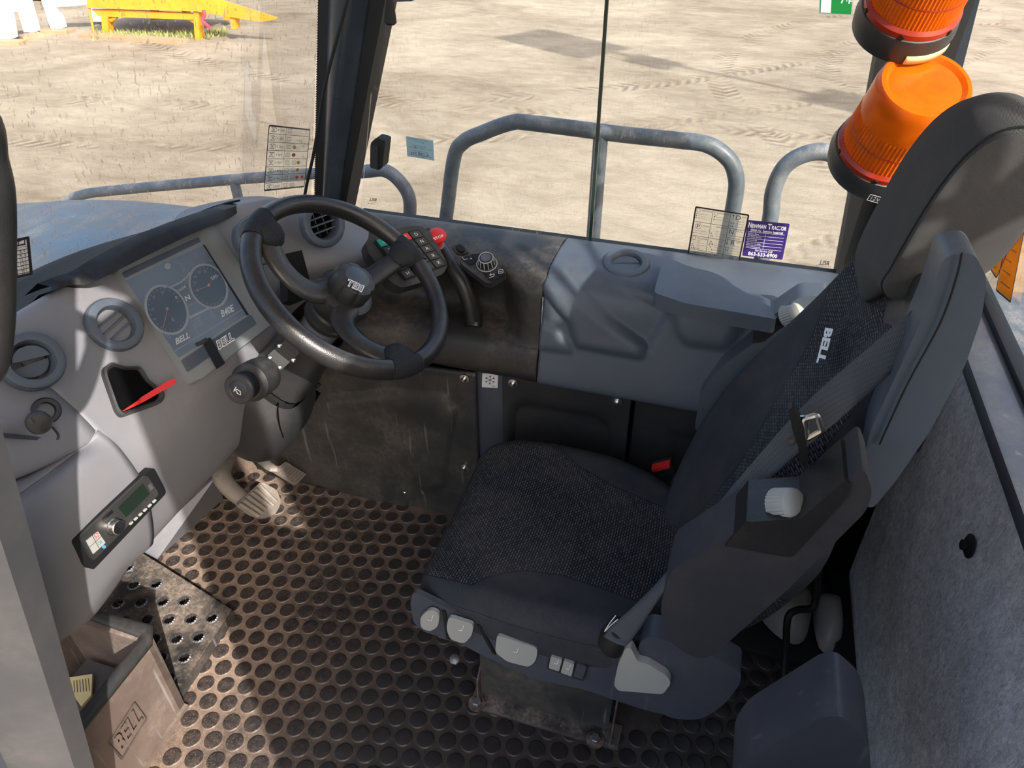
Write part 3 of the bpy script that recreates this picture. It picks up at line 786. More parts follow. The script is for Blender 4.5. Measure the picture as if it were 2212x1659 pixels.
pane('window_3', (-0.30, -0.30), (0.31, 0.24), 1.640, M['glass'])
o = prism('trim_6', [W(1271, 522, y=1.621), W(1278, 522, y=1.621), W(1313, 0, y=1.621)+V((0, 0, .5)), W(1306, 0, y=1.621)+V((0, 0, .5))], (0, 0.006, 0), M['edge'], bevel=0.001); S(o)
o = prism('trim_7', [V((-0.93, 1.615, 0.845)), V((0.33, 1.615, 0.845)), V((0.33, 1.615, 0.862)), V((-0.93, 1.615, 0.862))], (0, 0.035, 0), M['blk'], bevel=0.003); S(o)
o = box('window_4', (0.60, 0.85, 1.40), (0.005, 1.7, 1.05), M['rearglass'], bevel=0); S(o)
o = prism('window_5', [V((0.56, 1.62, .85)), V((0.60, 1.62, .85)), V((0.60, 1.62, 1.9)), V((0.56, 1.62, 1.9))], (0, 0.005, 0), M['glass'], bevel=0); S(o)
# ------------------------------------------------------------------ dashboard
dash = thing('dashboard', 'pale grey curved dashboard with round vents under the windscreen', 'dashboard', (-1.0, 0.85, 0.6))
def prof(y, dx=0, dz=0, bz=0.58):
    return [V((-1.11+dx, y, 1.0+dz)), V((-1.085+dx, y, 1.035+dz)), V((-1.05+dx, y, 1.03+dz)), V((-0.985+dx, y, 0.955+dz)), V((-0.905+dx, y, 0.835+dz)), V((-0.885+dx, y, 0.76+dz*.5)), V((-0.90+dx, y, 0.67)), V((-0.93+dx, y, bz)), V((-0.97+dx, y, bz-0.015))]
rows = []
for y, dx, dz, bz in ((0.655, 0, 0, 0.585), (0.76, 0, 0, 0.585), (0.9, 0, 0, 0.585), (1.02, 0, -0.005, 0.59), (1.14, 0, -0.01, 0.60)):
    rows.append(prof(y, dx, dz, bz))
Gd = loft(rows, 6, 8)
bm = bmesh.new(); add_grid(bm, Gd); finish(bm, 'centre_shell', M['dash'], dash, solid=0.006)
# near end: upper shell and, below it, the fascia that carries the radio
rows = [[V((-1.11, y, 1.0+k)), V((-1.085, y, 1.035+k)), V((-1.05, y, 1.03+k)), V((-1.02, y, 0.995+k)), V((-0.985+e, y, 0.955+k)), V((-0.945+2*e, y, 0.905+k)), V((-0.925+3*e, y, 0.862+k*1.5)), V((-0.945+3*e, y, 0.85+k*1.5))] for y, k, e in ((0.36, 0.03, -0.03), (0.45, 0.022, -0.02), (0.55, 0.012, -0.006), (0.657, 0, 0))]
bm = bmesh.new(); add_grid(bm, loft(rows, 6, 6)); finish(bm, 'near_shell', M['dash'], dash, solid=0.006)
fa = []
for (a, b, c) in (((210, 948), (192, 1100), (540, 960)),): pass
rows = [
 [V((-0.922, 0.662, 0.862)), V((-0.900, 0.662, 0.826)), V((-0.885, 0.662, 0.76)), V((-0.90, 0.662, 0.67)), V((-0.93, 0.662, 0.585)), V((-0.97, 0.662, 0.57))],
 [W(165, 985, x=-0.935), W(180, 1010, x=-0.905), W(210, 1110, x=-0.885), W(250, 1205, x=-0.90), W(258, 1232, x=-0.925), W(266, 1232, x=-0.96)],
 [W(100, 1035, x=-0.935), W(118, 1060, x=-0.905), W(150, 1160, x=-0.882), W(180, 1290, x=-0.90), W(190, 1325, x=-0.925), W(198, 1325, x=-0.96)],
 [W(38, 1080, x=-0.93), W(50, 1105, x=-0.90), W(80, 1205, x=-0.882), W(120, 1340, x=-0.90), W(128, 1372, x=-0.925), W(136, 1372, x=-0.96)],
 [W(-40, 1140, x=-0.92), W(-30, 1160, x=-0.90), W(0, 1265, x=-0.885), W(40, 1400, x=-0.90), W(50, 1432, x=-0.925), W(58, 1432, x=-0.96)]]
rows = [[r[0]+V((-0.13, 0, -0.02)), r[0]+V((-0.02, 0, 0.004))]+r for r in rows]
bm = bmesh.new(); add_grid(bm, loft(rows, 6, 6)); finish(bm, 'radio_fascia', M['dash'], dash, solid=-0.006)
# right wing that turns towards the driver
rows = [prof(1.138, 0, -0.01, 0.60)]
def wing(top, c1, face, low, bot):
    a, b, c, d, e = map(V, (top, c1, face, low, bot))
    return [a, a.lerp(b, .6), b, b.lerp(c, .5), c, c.lerp(d, .35), c.lerp(d, .75), d, e]
rows.append(wing((-1.15, 1.22, 1.0), (-1.04, 1.22, 1.01), (-0.93, 1.21, 0.86), (-0.97, 1.2, 0.68), (-1.0, 1.2, 0.62)))
rows.append(wing((-1.12, 1.34, 0.985), (-1.0, 1.32, 1.0), (-0.885, 1.30, 0.87), (-0.93, 1.30, 0.72), (-0.96, 1.3, 0.66)))
rows.append(wing((-1.08, 1.45, 0.955), (-0.95, 1.42, 0.965), (-0.83, 1.37, 0.86), (-0.86, 1.38, 0.74), (-0.88, 1.4, 0.66)))
rows.append(wing((-0.98, 1.56, 0.885), (-0.88, 1.54, 0.885), (-0.80, 1.50, 0.83), (-0.81, 1.50, 0.74), (-0.83, 1.50, 0.66)))
bm = bmesh.new(); add_grid(bm, loft(rows, 6, 6)); finish(bm, 'right_wing', M['dash'], dash, solid=0.006)
# back strip with holes at the foot of the windscreen
rows = [[V((wsx(y, 0.985)+0.004, y, 0.985)), V((wsx(y, 0.985)*0.6-0.43, y, 1.0)), V((-1.07+0.07*sst((y-1.15)/.4), y, 1.03-0.055*sst((y-1.1)/.5)))] for y in (0.56, 0.62, 0.70, 0.78, 0.88, 1.03, 1.2, 1.30)]
bm = bmesh.new(); add_grid(bm, loft(rows, 3, 4)); finish(bm, 'demister_strip', M['mesh'], dash, solid=0.004)
M['visor'] = plastic('matt_black_visor', srgb(26, 27, 29), 0.55, 900, 0.3, 0.08, spec=0.25)
# visor above the display
hd = [W(112, 620, x=-1.07), W(150, 605, x=-1.05), W(188, 592, x=-1.035), W(240, 560, x=-1.02), W(330, 512, x=-1.01), W(420, 476, x=-1.01), W(490, 452, x=-1.02), W(518, 442, x=-1.04)]
hd2 = [W(108, 630, x=-1.06), W(152, 616, x=-1.05), W(190, 614, x=-1.025), W(242, 590, x=-1.00), W(332, 545, x=-0.99), W(422, 502, x=-0.99), W(490, 474, x=-1.0), W(517, 456, x=-1.03)]
hb_ = [p+V((-0.075, 0, -0.03)) for p in hd]
sec = []
for k, (a, b, c) in enumerate(zip(hd, hd2, hb_)):
    sec.append([c, a.lerp(c, 0.4)+V((0, 0, 0.014)), a, b, b+V((-0.03, 0, -0.012)), c+V((0, 0, -0.02))])
bm = bmesh.new(); add_grid(bm, loft(sec, 1, 6)); finish(bm, 'visor', M['visor'], dash)

# display
df = Frame(W(410, 835, x=-0.893), W(580, 705, x=-0.893), W(235, 590, x=-1.045))
def on(px, py, h=0.0):     # pixel -> point on the display plane
    return W(px, py, n=df.n, p=df.o+df.n*h)
def uv(px, py):
    p = on(px, py)-df.o
    uu, vv, uvd = df.u.dot(df.u), df.v.dot(df.v), df.u.dot(df.v); a, b = p.dot(df.u), p.dot(df.v)
    det = uu*vv-uvd*uvd; return ((a*vv-b*uvd)/det, (b*uu-a*uvd)/det)
def onpoly(name, pts, h, th, mat, parent, bevel=0.0, **k):
    return prism(name, [on(a, b, h) for a, b in pts], df.n*th, mat, parent, bevel=bevel, **k)
def rnd(pts, r=14, n=4):
    out = []
    for i, p in enumerate(pts):
        a = V((*pts[i-1], 0)); b = V((*p, 0)); c = V((*pts[(i+1) % len(pts)], 0))
        d1 = (a-b); d2 = (c-b); rr = min(r, d1.length/2.2, d2.length/2.2); p1 = b+d1.normalized()*rr; p2 = b+d2.normalized()*rr
        for k in range(n+1):
            t = k/n; q = p1*(1-t)**2+b*2*t*(1-t)+p2*t*t; out.append((q.x, q.y))
    return out
bez = onpoly('display_bezel', rnd([(232, 590), (437, 488), (583, 702), (408, 838)], 16), -0.012, 0.028, M['bezel'], dash, bevel=0.004)
onpoly('display_face', rnd([(260, 590), (432, 508), (556, 697), (404, 804)], 8), 0.0165, 0.0015, M['bezel'], bez, bevel=0.0005)
onpoly('upper_strip', rnd([(264, 588), (428, 512), (434, 522), (270, 601)], 3), 0.0182, 0.0008, M['strip'], bez)
onpoly('lower_strip', rnd([(391, 778), (541, 679), (555, 700), (404, 805)], 4), 0.0182, 0.0008, M['strip'], bez)
scr = onpoly('display_screen', [(273, 606), (438, 530), (533, 679), (386, 773)], 0.0182, 0.0008, M['screen'], bez)
onpoly('screen_shadow_edge', [(438, 529), (442, 531), (537, 680), (532, 681)], 0.0182, 0.0014, M['blk'], bez)
H1 = 0.0192
def ring(cx, cy, rx, ry, rot, w0=0, a0=0, a1=360, n=40):
    out = []
    for k in range(n+1):
        a = D2R(a0+(a1-a0)*k/n); x, y = rx*math.cos(a), ry*math.sin(a); c, s = math.cos(rot), math.sin(rot)
        out.append((cx+x*c-y*s, cy+x*s+y*c))
    return out
def scrline(name, pts, wd, mat, parent=None):
    bm = bmesh.new()
    P = [on(a, b, H1) for a, b in pts]
    for A, B in zip(P[:-1], P[1:]):
        t = (B-A)
        if t.length < 1e-7: continue
        t.normalize(); s = df.n.cross(t)*wd/2
        add_prism(bm, [A-s-t*wd*.2, B-s+t*wd*.2, B+s+t*wd*.2, A+s-t*wd*.2], df.n*0.0003)
    return finish(bm, name, mat, parent or scr, smooth=False)
for (cx, cy, rx, ry, rot, need) in ((360, 669, 42, 55, -0.52, (350, 718)), (450, 618, 38, 49, -0.5, (424, 628))):
    scrline('gauge_ring', ring(cx, cy, rx, ry, rot), 0.0045, M['scrline'])
    onpoly('gauge_dial', ring(cx, cy, rx-3, ry-3, rot, n=30)[:-1], 0.0190, 0.0002, M['scrdark'], scr)
    tick = []
    bm = bmesh.new()
    for k in range(22):
        a = D2R(60+300*k/21); c, s = math.cos(rot), math.sin(rot)
        for q in (0,):
            x0, y0, x1, y1 = (rx-5)*math.cos(a), (ry-5)*math.sin(a), (rx-9)*math.cos(a), (ry-9)*math.sin(a)
            A = on(cx+x0*c-y0*s, cy+x0*s+y0*c, H1); B = on(cx+x1*c-y1*s, cy+x1*s+y1*c, H1)
            t = (B-A).normalized(); sd_ = df.n.cross(t)*0.0003; add_prism(bm, [A-sd_, B-sd_, B+sd_, A+sd_], df.n*0.0003)
    finish(bm, 'dial_ticks', M['scrline'], scr, smooth=False)
    scrline('needle', [(cx+2, cy-2), need], 0.0009, M['scrred'])
    onpoly('needle_hub', ring(cx+1, cy-2, 3, 3.5, 0, n=10)[:-1], H1, 0.0004, M['scrred'], scr)
scrline('gauge_bridge', [(353, 620), (372, 619), (390, 610), (404, 598), (410, 588)], 0.003, M['scrline'])
scrline('info_table', [(408, 684), (449, 664), (466, 690), (452, 664), (408, 684), (431, 724)], 0.0007, M['scrline'])
onpoly('table_header', [(408, 684), (449, 664), (451, 668), (411, 689)], H1, 0.0003, M['scrline'], scr)
for k in range(4): scrline('table_row', [(415+k*1.5, 694+k*5), (433+k*1.5, 685+k*5)], 0.0008, M['scrline'])
scrline('base_rule', [(378, 758), (524, 668)], 0.0008, M['scrline'])
def scrtext(s, a, b, c, mat, name='readout', **k):
    f = Frame(on(*a, H1), on(*b, H1), on(*c, H1)); return text_on(name, f, s, 0, 0, 1, 1, mat, scr, h=0.0003, **k)
scrtext('16:04', (386, 631), (402, 622), (383, 625), M['scrlite'])
scrtext('590', (458, 606), (471, 599), (454, 599), M['scrlite'])
scrtext('0', (380, 647), (384, 645), (377, 640), M['scrlite'])
scrtext('N', (402, 651), (412, 646), (398, 641), M['scrlite'], bold=0.03)
scrtext('9897.3 hrs', (408, 663), (426, 654), (406, 659), M['scrline'])
scrtext('mph', (380, 655), (388, 651), (378, 652), M['scrline'])
scrtext('E', (373, 695), (378, 692), (370, 688), M['scrline'])
for s_, x_, y_ in (('10', 328, 672), ('20', 330, 646), ('30', 349, 636), ('1x', 333, 692)) + (('15', 420, 602), ('20', 428, 592), ('25', 440, 590), ('10', 419, 615), ('5', 424, 631)):
    scrtext(s_, (x_, y_), (x_+6, y_-3), (x_-2, y_-5), M['scrline'])
scrtext('BELL', (381, 745), (411, 729), (376, 733), M['scrlite'], bold=0.02, shear=0.25, name='logo_lettering')
scrtext('B40E', (480, 686), (508, 671), (474, 672), M['scrlite'], bold=0.02, shear=0.25, name='model_lettering')
onpoly('round_mark', ring(362, 575, 7, 7, 0, n=14)[:-1], H1, 0.0003, M['scrline'], scr)
f = Frame(on(472, 757, 0.0192), on(508, 734, 0.0192), on(463, 739, 0.0192))
text_on('logo_lettering', f, 'BELL', 0, 0, 1, 1, M['white'], bez, h=0.0004, bold=0.07, shear=0.22)
text_on('logo_lettering', f, 'BELL', 0.05, 0.12, 0.95, 0.88, M['strip'], bez, h=0.0008, bold=0.0, shear=0.22)
# strap
sp = [on(425, 742, 0.021), on(452, 733, 0.024), on(458, 742, 0.024), on(468, 762, 0.024), on(479, 780, 0.022), on(484, 791, 0.006)]
o = onpoly('black_strap', rnd([(436, 738), (452, 730), (460, 742), (472, 764), (485, 786), (468, 798), (455, 774), (446, 756)], 3), 0.0192, 0.003, M['blk'], None, bevel=0.0006)
tag(o, 'short black fabric strap hanging over the lower edge of the display', 'strap')
tube('strap_end', [on(424, 745, 0.021), on(436, 740, 0.022), on(447, 733, 0.0215)], 0.004, M['fabric'], o, 8, flat=(0.4, 1), up=df.n)

# round air vents
def vent(c, n, R, parent, tilt=0.0, slats='bars', ringmat=None, up=(0, 0, 1), label=None, barrel=None):
    n = V(n).normalized(); c = V(c)
    v = lathe('air_vent', [(R*1.05, -0.012), (R*1.05, 0.004), (R*1.0, 0.009), (R*0.90, 0.011), (R*0.72, 0.010), (R*0.66, 0.004), (R*0.64, -0.02)], c, n, M['bluegrey'] if not ringmat else ringmat, parent, seg=72, capb=False, capa=False)
    if label: v['label'] = label
    Mx = axes(n, V(up).cross(n)); X, Y = Mx.col[0], Mx.col[1]
    bm = bmesh.new()
    for k in range(72):
        a = 2*math.pi*k/72; p = c+(X*math.cos(a)+Y*math.sin(a))*R*1.05+n*0.001
        add_box(bm, p, (0.0016, 0.0014, 0.007), axes(n, X*math.cos(a)+Y*math.sin(a)))
    finish(bm, 'knurled_edge', ringmat or M['bluegrey'], v, smooth=False)['kind'] = 'stuff'
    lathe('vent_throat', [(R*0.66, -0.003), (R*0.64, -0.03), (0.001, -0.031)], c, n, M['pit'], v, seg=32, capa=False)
    X2 = X*math.cos(tilt)+Y*math.sin(tilt); Y2 = n.cross(X2)
    if slats == 'bars':
        for k in (-1, 0, 1):
            wd = math.sqrt(max(0, 0.62**2-(0.3*k)**2))*R
            box('slat', c+Y2*(0.3*k*R)-n*0.006, (wd*2, 0.0035, 0.014), M['bluegrey'], v, m=Matrix((X2, Y2, n)).transposed(), bevel=0.001)
        for k in (-1, 1):
            box('vane', c+X2*(0.2*k*R)-n*0.018, (0.003, R*1.1, 0.012), barrel or M['cast'], v, m=Matrix((X2, Y2, n)).transposed(), bevel=0.001)
    elif slats == 'lid':
        for k, s in ((0, 1), (1, -1)):
            pts = [c+(X2*math.cos(a)+Y2*(math.sin(a)*0.9*(1 if s > 0 else -1)))*R*0.6+n*(0.004-0.014*k) for a in [math.pi*i/14+0.05 for i in range(14)]]
            prism('vent_flap', pts, -n*0.004, M['bluegrey'], v, bevel=0.001)
    return v
dn = V((0.82, -0.08, 0.56))
pv = W(247, 702, n=(0.82, 0, 0.56), p=(-0.985, 0.8, 0.962)); vent(pv, dn, 0.047, dash, tilt=0.15)
pv = W(68, 780, n=(0.82, 0, 0.56), p=(-0.975, 0.66, 0.972)); vent(pv, dn+V((0, -.1, 0)), 0.045, dash, tilt=-0.2, slats='lid')
pv = W(698, 483, x=-0.865); vent(pv, (0.86, -0.42, 0.30), 0.052, dash, tilt=0.0, slats='bars', barrel=M['blackp'])
pv = W(556, 520, x=-0.93); vent(pv, (0.86, -0.25, 0.42), 0.05, dash, tilt=0.2)
pv = W(545, 512, x=-0.94)
# black opening in the dash behind the wheel
o = prism('open_tray', [W(a, b, x=-0.865) for a, b in ((618, 548), (652, 540), (668, 600), (672, 640), (640, 655), (622, 650))], (-0.02, 0, -0.01), M['blk'], dash, bevel=0.003)
# coin pocket
pk = [W(a, b, n=(0.82, 0, 0.56), p=(-0.915, 0.76, 0.865)) for a, b in rnd([(222, 795), (238, 783), (262, 793), (300, 793), (318, 822), (352, 850), (352, 862), (345, 872), (262, 902), (250, 890), (222, 810)], 8, 3)]
pin = [p.lerp(sum(pk, V())/len(pk), 0.16) for p in pk]
nrm = V((0.82, 0, 0.56)).normalized()
bm = bmesh.new(); add_grid(bm, [[p-nrm*0.01 for p in pk], [p+nrm*0.006 for p in pk], [p+nrm*0.007 for p in [a.lerp(b, .5) for a, b in zip(pk, pin)]], [p+nrm*0.003 for p in pin], [p-nrm*0.028 for p in pin]], closed_u=True)
pr = finish(bm, 'pocket_rim', M['blackp'], dash)
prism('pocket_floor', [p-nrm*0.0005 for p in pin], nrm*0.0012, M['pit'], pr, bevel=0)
def hh(px, py, h): return W(px, py, n=nrm, p=pk[0]+nrm*h)
o = thing('scraper', 'red plastic scraper lying in the black dashboard pocket', 'tool', hh(320, 850, 0.01))
prism('handle', [hh(a, b, 0.012) for a, b in rnd([(298, 862), (362, 823), (373, 820), (377, 828), (368, 835), (302, 873)], 5)], nrm*0.007, M['red'], o, bevel=0.002)
prism('blade', [hh(a, b, 0.009) for a, b in [(264, 888), (299, 864), (303, 872), (268, 888)]], nrm*0.003, M['red'], o, bevel=0.001)
# power socket with its cap on a cord
ps = W(98, 888, n=(0.82, 0, 0.56), p=(-0.95, 0.62, 0.905)); nn = V((0.8, -0.25, 0.55)).normalized()
sk = lathe('power_socket', [(0.0215, -0.005), (0.0215, 0.006), (0.019, 0.009), (0.0135, 0.009), (0.013, -0.02), (0.001, -0.021)], ps, nn, M['blackp'], dash, seg=28, capa=False)
lathe('socket_liner', [(0.0125, 0.004), (0.0115, -0.016), (0.001, -0.017)], ps, nn, M['steel'], sk, seg=20, capa=False)
cp = W(84, 913, x=-0.925); cpo = lathe('socket_cap', [(0.017, -0.008), (0.0175, 0.004), (0.015, 0.008), (0.001, 0.010)], cp, (0.85, -0.45, 0.25), M['blackp'], dash, seg=28)
tube('cap_strap', cr([ps+nn*0.006+V((0, -.018, 0.012)), ps+nn*0.012+V((0, -0.026, 0.0)), cp+V((0.004, -0.012, 0.014))], 5), 0.005, M['blackp'], cpo, 8, flat=(0.4, 1))
tube('cap_cord', cr([cp+V((0, 0.008, -0.01)), W(112, 922, x=-0.93), W(126, 940, x=-0.93), W(124, 950, x=-.93)], 5), 0.0018, M['blackp'], cpo, 6)
# dimpled tray beside the fascia
tp_ = [W(-30, 938, x=-0.985), W(172, 953, x=-0.96), W(60, 1100, x=-0.965), W(-30, 1105, x=-0.985)]
o = thing('dimpled_tray', 'black dimpled tray with orange grit at the near end of the dashboard', 'tray', tp_[2])
prism('tray_floor', tp_, (-0.01, 0, -0.008), M['dustyblack'], o, bevel=0.001)
prism('tray_lip', [W(-30, 934, x=-0.965), W(180, 952, x=-0.94), W(172, 958, x=-.94), W(-30, 943, x=-.965)], (-0.012, 0, 0), M['bluedark'], o, bevel=0.002)
fn = (tp_[1]-tp_[0]).cross(tp_[2]-tp_[0]).normalized()
if fn.dot(CAM-tp_[0]) < 0: fn = -fn
for i in range(7):
    for j in range(8):
        px, py = 8+i*24+(j % 2)*12, 965+j*17+i*1.5
        if not inpoly(px, py, [(-10, 945), (160, 958), (55, 1085), (-10, 1090)]): continue
        p = W(px, py, n=fn, p=tp_[0]); lathe('dimple', [(0.006, 0.0), (0.0045, 0.0022), (0.0025, 0.0024), (0.002, 0.0005)], p, fn, M['dustyblack'], o, seg=10, capa=False)
# radio
rf = Frame(W(186, 1226, x=-0.868), W(342, 1060, x=-0.868), W(144, 1164, x=-0.875))
ro = thing('car_radio', 'black car radio with round silver knob set in the lower fascia', 'radio', rf(0.5, 0.5))
def rpx(name, pts, h, th, mat, parent, bevel=0.0, **k):
    return prism(name, [W(a, b, n=rf.n, p=rf.o+rf.n*h) for a, b in pts], rf.n*th, mat, parent, bevel=bevel, **k)
hs = rpx('housing', rnd([(142, 1166), (316, 1007), (345, 1062), (184, 1229)], 8), -0.012, 0.016, M['blk'], ro, bevel=0.003)
rpx('front_plate', rnd([(168, 1158), (312, 1024), (340, 1066), (196, 1212)], 10), 0.004, 0.005, M['blackp'], ro, bevel=0.0015)
rpx('display_window', [(255, 1096), (308, 1044), (323, 1067), (272, 1118)], 0.009, 0.0006, M['lcd'], ro)
kb = rpx('keypad', [(185, 1168), (210, 1148), (226, 1172), (200, 1196)], 0.009, 0.002, M['ltgrey'], ro, bevel=0.0008)
lines_on('key_gaps', Frame(W(200, 1196, n=rf.n, p=rf.o+rf.n*.011), W(226, 1172, n=rf.n, p=rf.o+rf.n*.011), W(185, 1168, n=rf.n, p=rf.o+rf.n*.011)), [((0.5, 0), (0.5, 1)), ((0, 0.5), (1, 0.5))], 0.0006, M['ink'], kb)
text_on('key_lettering', Frame(W(200, 1196, n=rf.n, p=rf.o+rf.n*.011), W(226, 1172, n=rf.n, p=rf.o+rf.n*.011), W(185, 1168, n=rf.n, p=rf.o+rf.n*.011)), '52', 0.58, 0.6, 0.9, 0.9, M['inkred'], kb, h=0.0004)
text_on('key_lettering', Frame(W(200, 1196, n=rf.n, p=rf.o+rf.n*.011), W(226, 1172, n=rf.n, p=rf.o+rf.n*.011), W(185, 1168, n=rf.n, p=rf.o+rf.n*.011)), 'OK', 0.58, 0.1, 0.9, 0.35, M['inkgrn'], kb, h=0.0004)
kp = W(243, 1137, n=rf.n, p=rf.o+rf.n*0.009)
k_ = lathe('volume_knob', [(0.0145, 0), (0.0145, 0.003), (0.0125, 0.004), (0.012, 0.013), (0.011, 0.014), (0.001, 0.0135)], kp, rf.n, M['chrome'], ro, seg=32)
rpx('release_button', [(218, 1120), (240, 1101), (244, 1106), (224, 1126)], 0.009, 0.0015, M['chrome'], ro, bevel=0.0005)
for k in range(6):
    a = 278+k*10; b = 1131-k*9.5
    rpx('preset_button', rnd([(a, b), (a+6.5, b-6), (a+9, b-3), (a+2, b+4)], 2), 0.009, 0.0018, M['ltgrey'], ro, bevel=0.0004)
rpx('usb_port', [(319, 1050), (325, 1044), (331, 1054), (325, 1060)], 0.009, 0.0008, M['steel'], ro)
rpx('status_light', ring(224, 1181, 4, 4, 0, n=10)[:-1], 0.009, 0.0008, simple('blue_status_mark', srgb(70, 150, 220), 0.4), ro)
# metal support below the dash
o = prism('dash_support', [W(a, b, y=c) for a, b, c in ((300, 1186, 0.98), (470, 1026, 1.2), (482, 1078, 1.2), (340, 1208, 0.98))], (-0.01, 0.0, 0), M['steel'], dash, bevel=0.002)
prism('toe_board', [V((-1.46, 0.9, 0)), V((-1.46, 1.42, 0)), V((-1.32, 1.42, 0.62)), V((-1.2, 0.9, 0.62))], (-0.02, 0, 0), M['worn'], dash, bevel=0.002)

# ------------------------------------------------------------------ side console
def climb(rows, nu, nv, name, mat, parent, specs=(), sgn=1, solid=-0.008):
    Gp = loft(rows, nu, nv)
    if specs: Gp = relief(Gp, specs, sgn)
    bm = bmesh.new(); add_grid(bm, Gp); return finish(bm, name, mat, parent, solid=solid)
sc_ = thing('side_console', 'grained black console below the front side window with deep tray', 'console', (-0.65, 1.45, 0.61))
rows = []
#         x      sill y,z        ledge         crest y,z      back of tray y,z   tray y,z       lip           bottom
for x, d in ((-1.10, .0), (-0.98, .0), (-0.84, .0), (-0.70, .0), (-0.58, .0), (-0.49, .0), (-0.455, 0), (-0.42, .0), (-0.39, .0), (-0.352, .0)):
    q = sst((x+0.475)/0.085)       # 0 in front of the tray end wall, 1 at the seam
    f = sst((-0.70-x)/0.2)       # front part stands lower behind the wheel
    rows.append([V((x, 1.622, 0.858)), V((x, 1.58, 0.868)), V((x+.0, 1.50, 0.862-0.01*f)), V((x, 1.445-0.035*q, 0.842)), V((x, 1.488-0.095*q, 0.775+0.02*q)), V((x, 1.482-0.095*q-0.06*f, 0.712+0.02*q)), V((x, 1.40-0.02*q-.05*f, 0.692)), V((x, 1.368-.04*f, 0.672)), V((x, 1.362-.04*f, 0.61)), V((x, 1.40-.04*f, 0.585))])
climb(rows, 7, 10, 'console_shell', M['console'], sc_)
cs = thing('side_console', 'blue grey moulded console below the sliding window with raised pad', 'console', (0.0, 1.45, 0.61))
rows = []
for x in (-0.350, -0.28, -0.18, -0.08, 0.03, 0.14, 0.25, 0.36, 0.52):
    rows.append([V((x, 1.622, 0.858)), V((x, 1.57, 0.866)), V((x, 1.50, 0.866)), V((x, 1.435, 0.855)), V((x, 1.405, 0.82)), V((x, 1.39, 0.75)), V((x, 1.375, 0.68)), V((x, 1.362, 0.61)), V((x, 1.375, 0.60))])
climb(rows, 9, 12, 'console_shell', M['bluegrey'], cs, [
    ([(1148, 705), (1160, 692), (1196, 708), (1226, 735), (1236, 756), (1148, 745)], -0.008, 14),
    ([(1170, 618), (1184, 612), (1236, 625), (1310, 690), (1392, 748), (1384, 766), (1250, 742), (1234, 690)], -0.014, 18),
    ([(1225, 592), (1305, 600), (1400, 645), (1446, 668), (1438, 690), (1398, 752), (1316, 692), (1240, 622)], 0.012, 22),
    ([(1452, 650), (1468, 712), (1485, 735), (1568, 745), (1600, 700), (1610, 660)], -0.016, 26),
], 1)
# bolts on the sill
for (px, py) in ((1175, 521), (1262, 536), (1010, 506), (1130, 716)):
    p = W(px, py, z=0.868 if py < 600 else 0.70); lathe('trim_screw', [(0.008, 0), (0.008, 0.002), (0.004, 0.004)], p, (0, -0.1, 1), M['chrome'], sc_ if px < 1200 else cs, 12)
vent(W(1352, 572, z=0.872), (0.0, -0.18, 1), 0.052, cs, slats='lid', tilt=0.3, up=(0, 1, 0))
# padded lid
pd_ = rnd([(1432, 562), (1540, 588), (1672, 652), (1682, 668), (1680, 690), (1480, 655), (1412, 632)], 10)
Pp = [W(a, b, z=0.897) for a, b in pd_]
o = prism('raised_pad', Pp, (0, 0, -0.034), M['bluegrey'], cs, bevel=0.007, seg=3)
for (px, py, qx, qy) in ((1490, 563, 1540, 572), (1735, 593, 1790, 605)):
    prism('sill_slot', [W(px, py, z=0.872), W(qx, qy, z=.872), W(qx-4, qy+8, z=.872), W(px+6, py+6, z=.872)], (0, 0, -0.004), M['blk'], cs, bevel=0)
# grab handle
gh = [W(1022, 706, z=0.700), W(1023, 690, z=0.715), W(1016, 655, z=0.76), W(1000, 615, z=0.805), W(978, 582, z=0.835), W(955, 545, z=0.855), W(925, 505, z=0.872)]
gh = cr(gh, 6); o = tube('grab_handle', gh, [0.0225-0.003*k/len(gh) for k in range(len(gh))], M['leather'], None, 18)
tag(o, 'curved black grab handle rising from the tray beside the keypad', 'handle')
# stop button
p = W(946, 530, z=0.875); ax_ = V((0.12, -0.35, 1))
sb = thing('stop_button', 'red mushroom stop button beside the keypad near the side window', 'button', p)
lathe('button_neck', [(0.013, 0), (0.013, 0.024)], p, ax_, M['red'], sb, seg=24)
lathe('button_head', [(0.014, 0.020), (0.020, 0.024), (0.023, 0.030), (0.023, 0.034), (0.020, 0.040), (0.012, 0.043), (0.001, 0.044)], p, ax_, M['red'], sb, seg=32)
lathe('button_collar', [(0.017, -0.006), (0.017, 0.002), (0.013, 0.004)], p, ax_, M['steel'], sb, seg=24)
an_ = ax_.normalized(); tp2 = p+an_*0.0443
def lay(px, py): return W(px, py, n=an_, p=tp2)
text_on('lettering', Frame(lay(939, 519), lay(960, 511), lay(935, 514)), 'STOP', 0, 0, 1, 1, M['white'], sb, h=0.0003, bold=0.02)
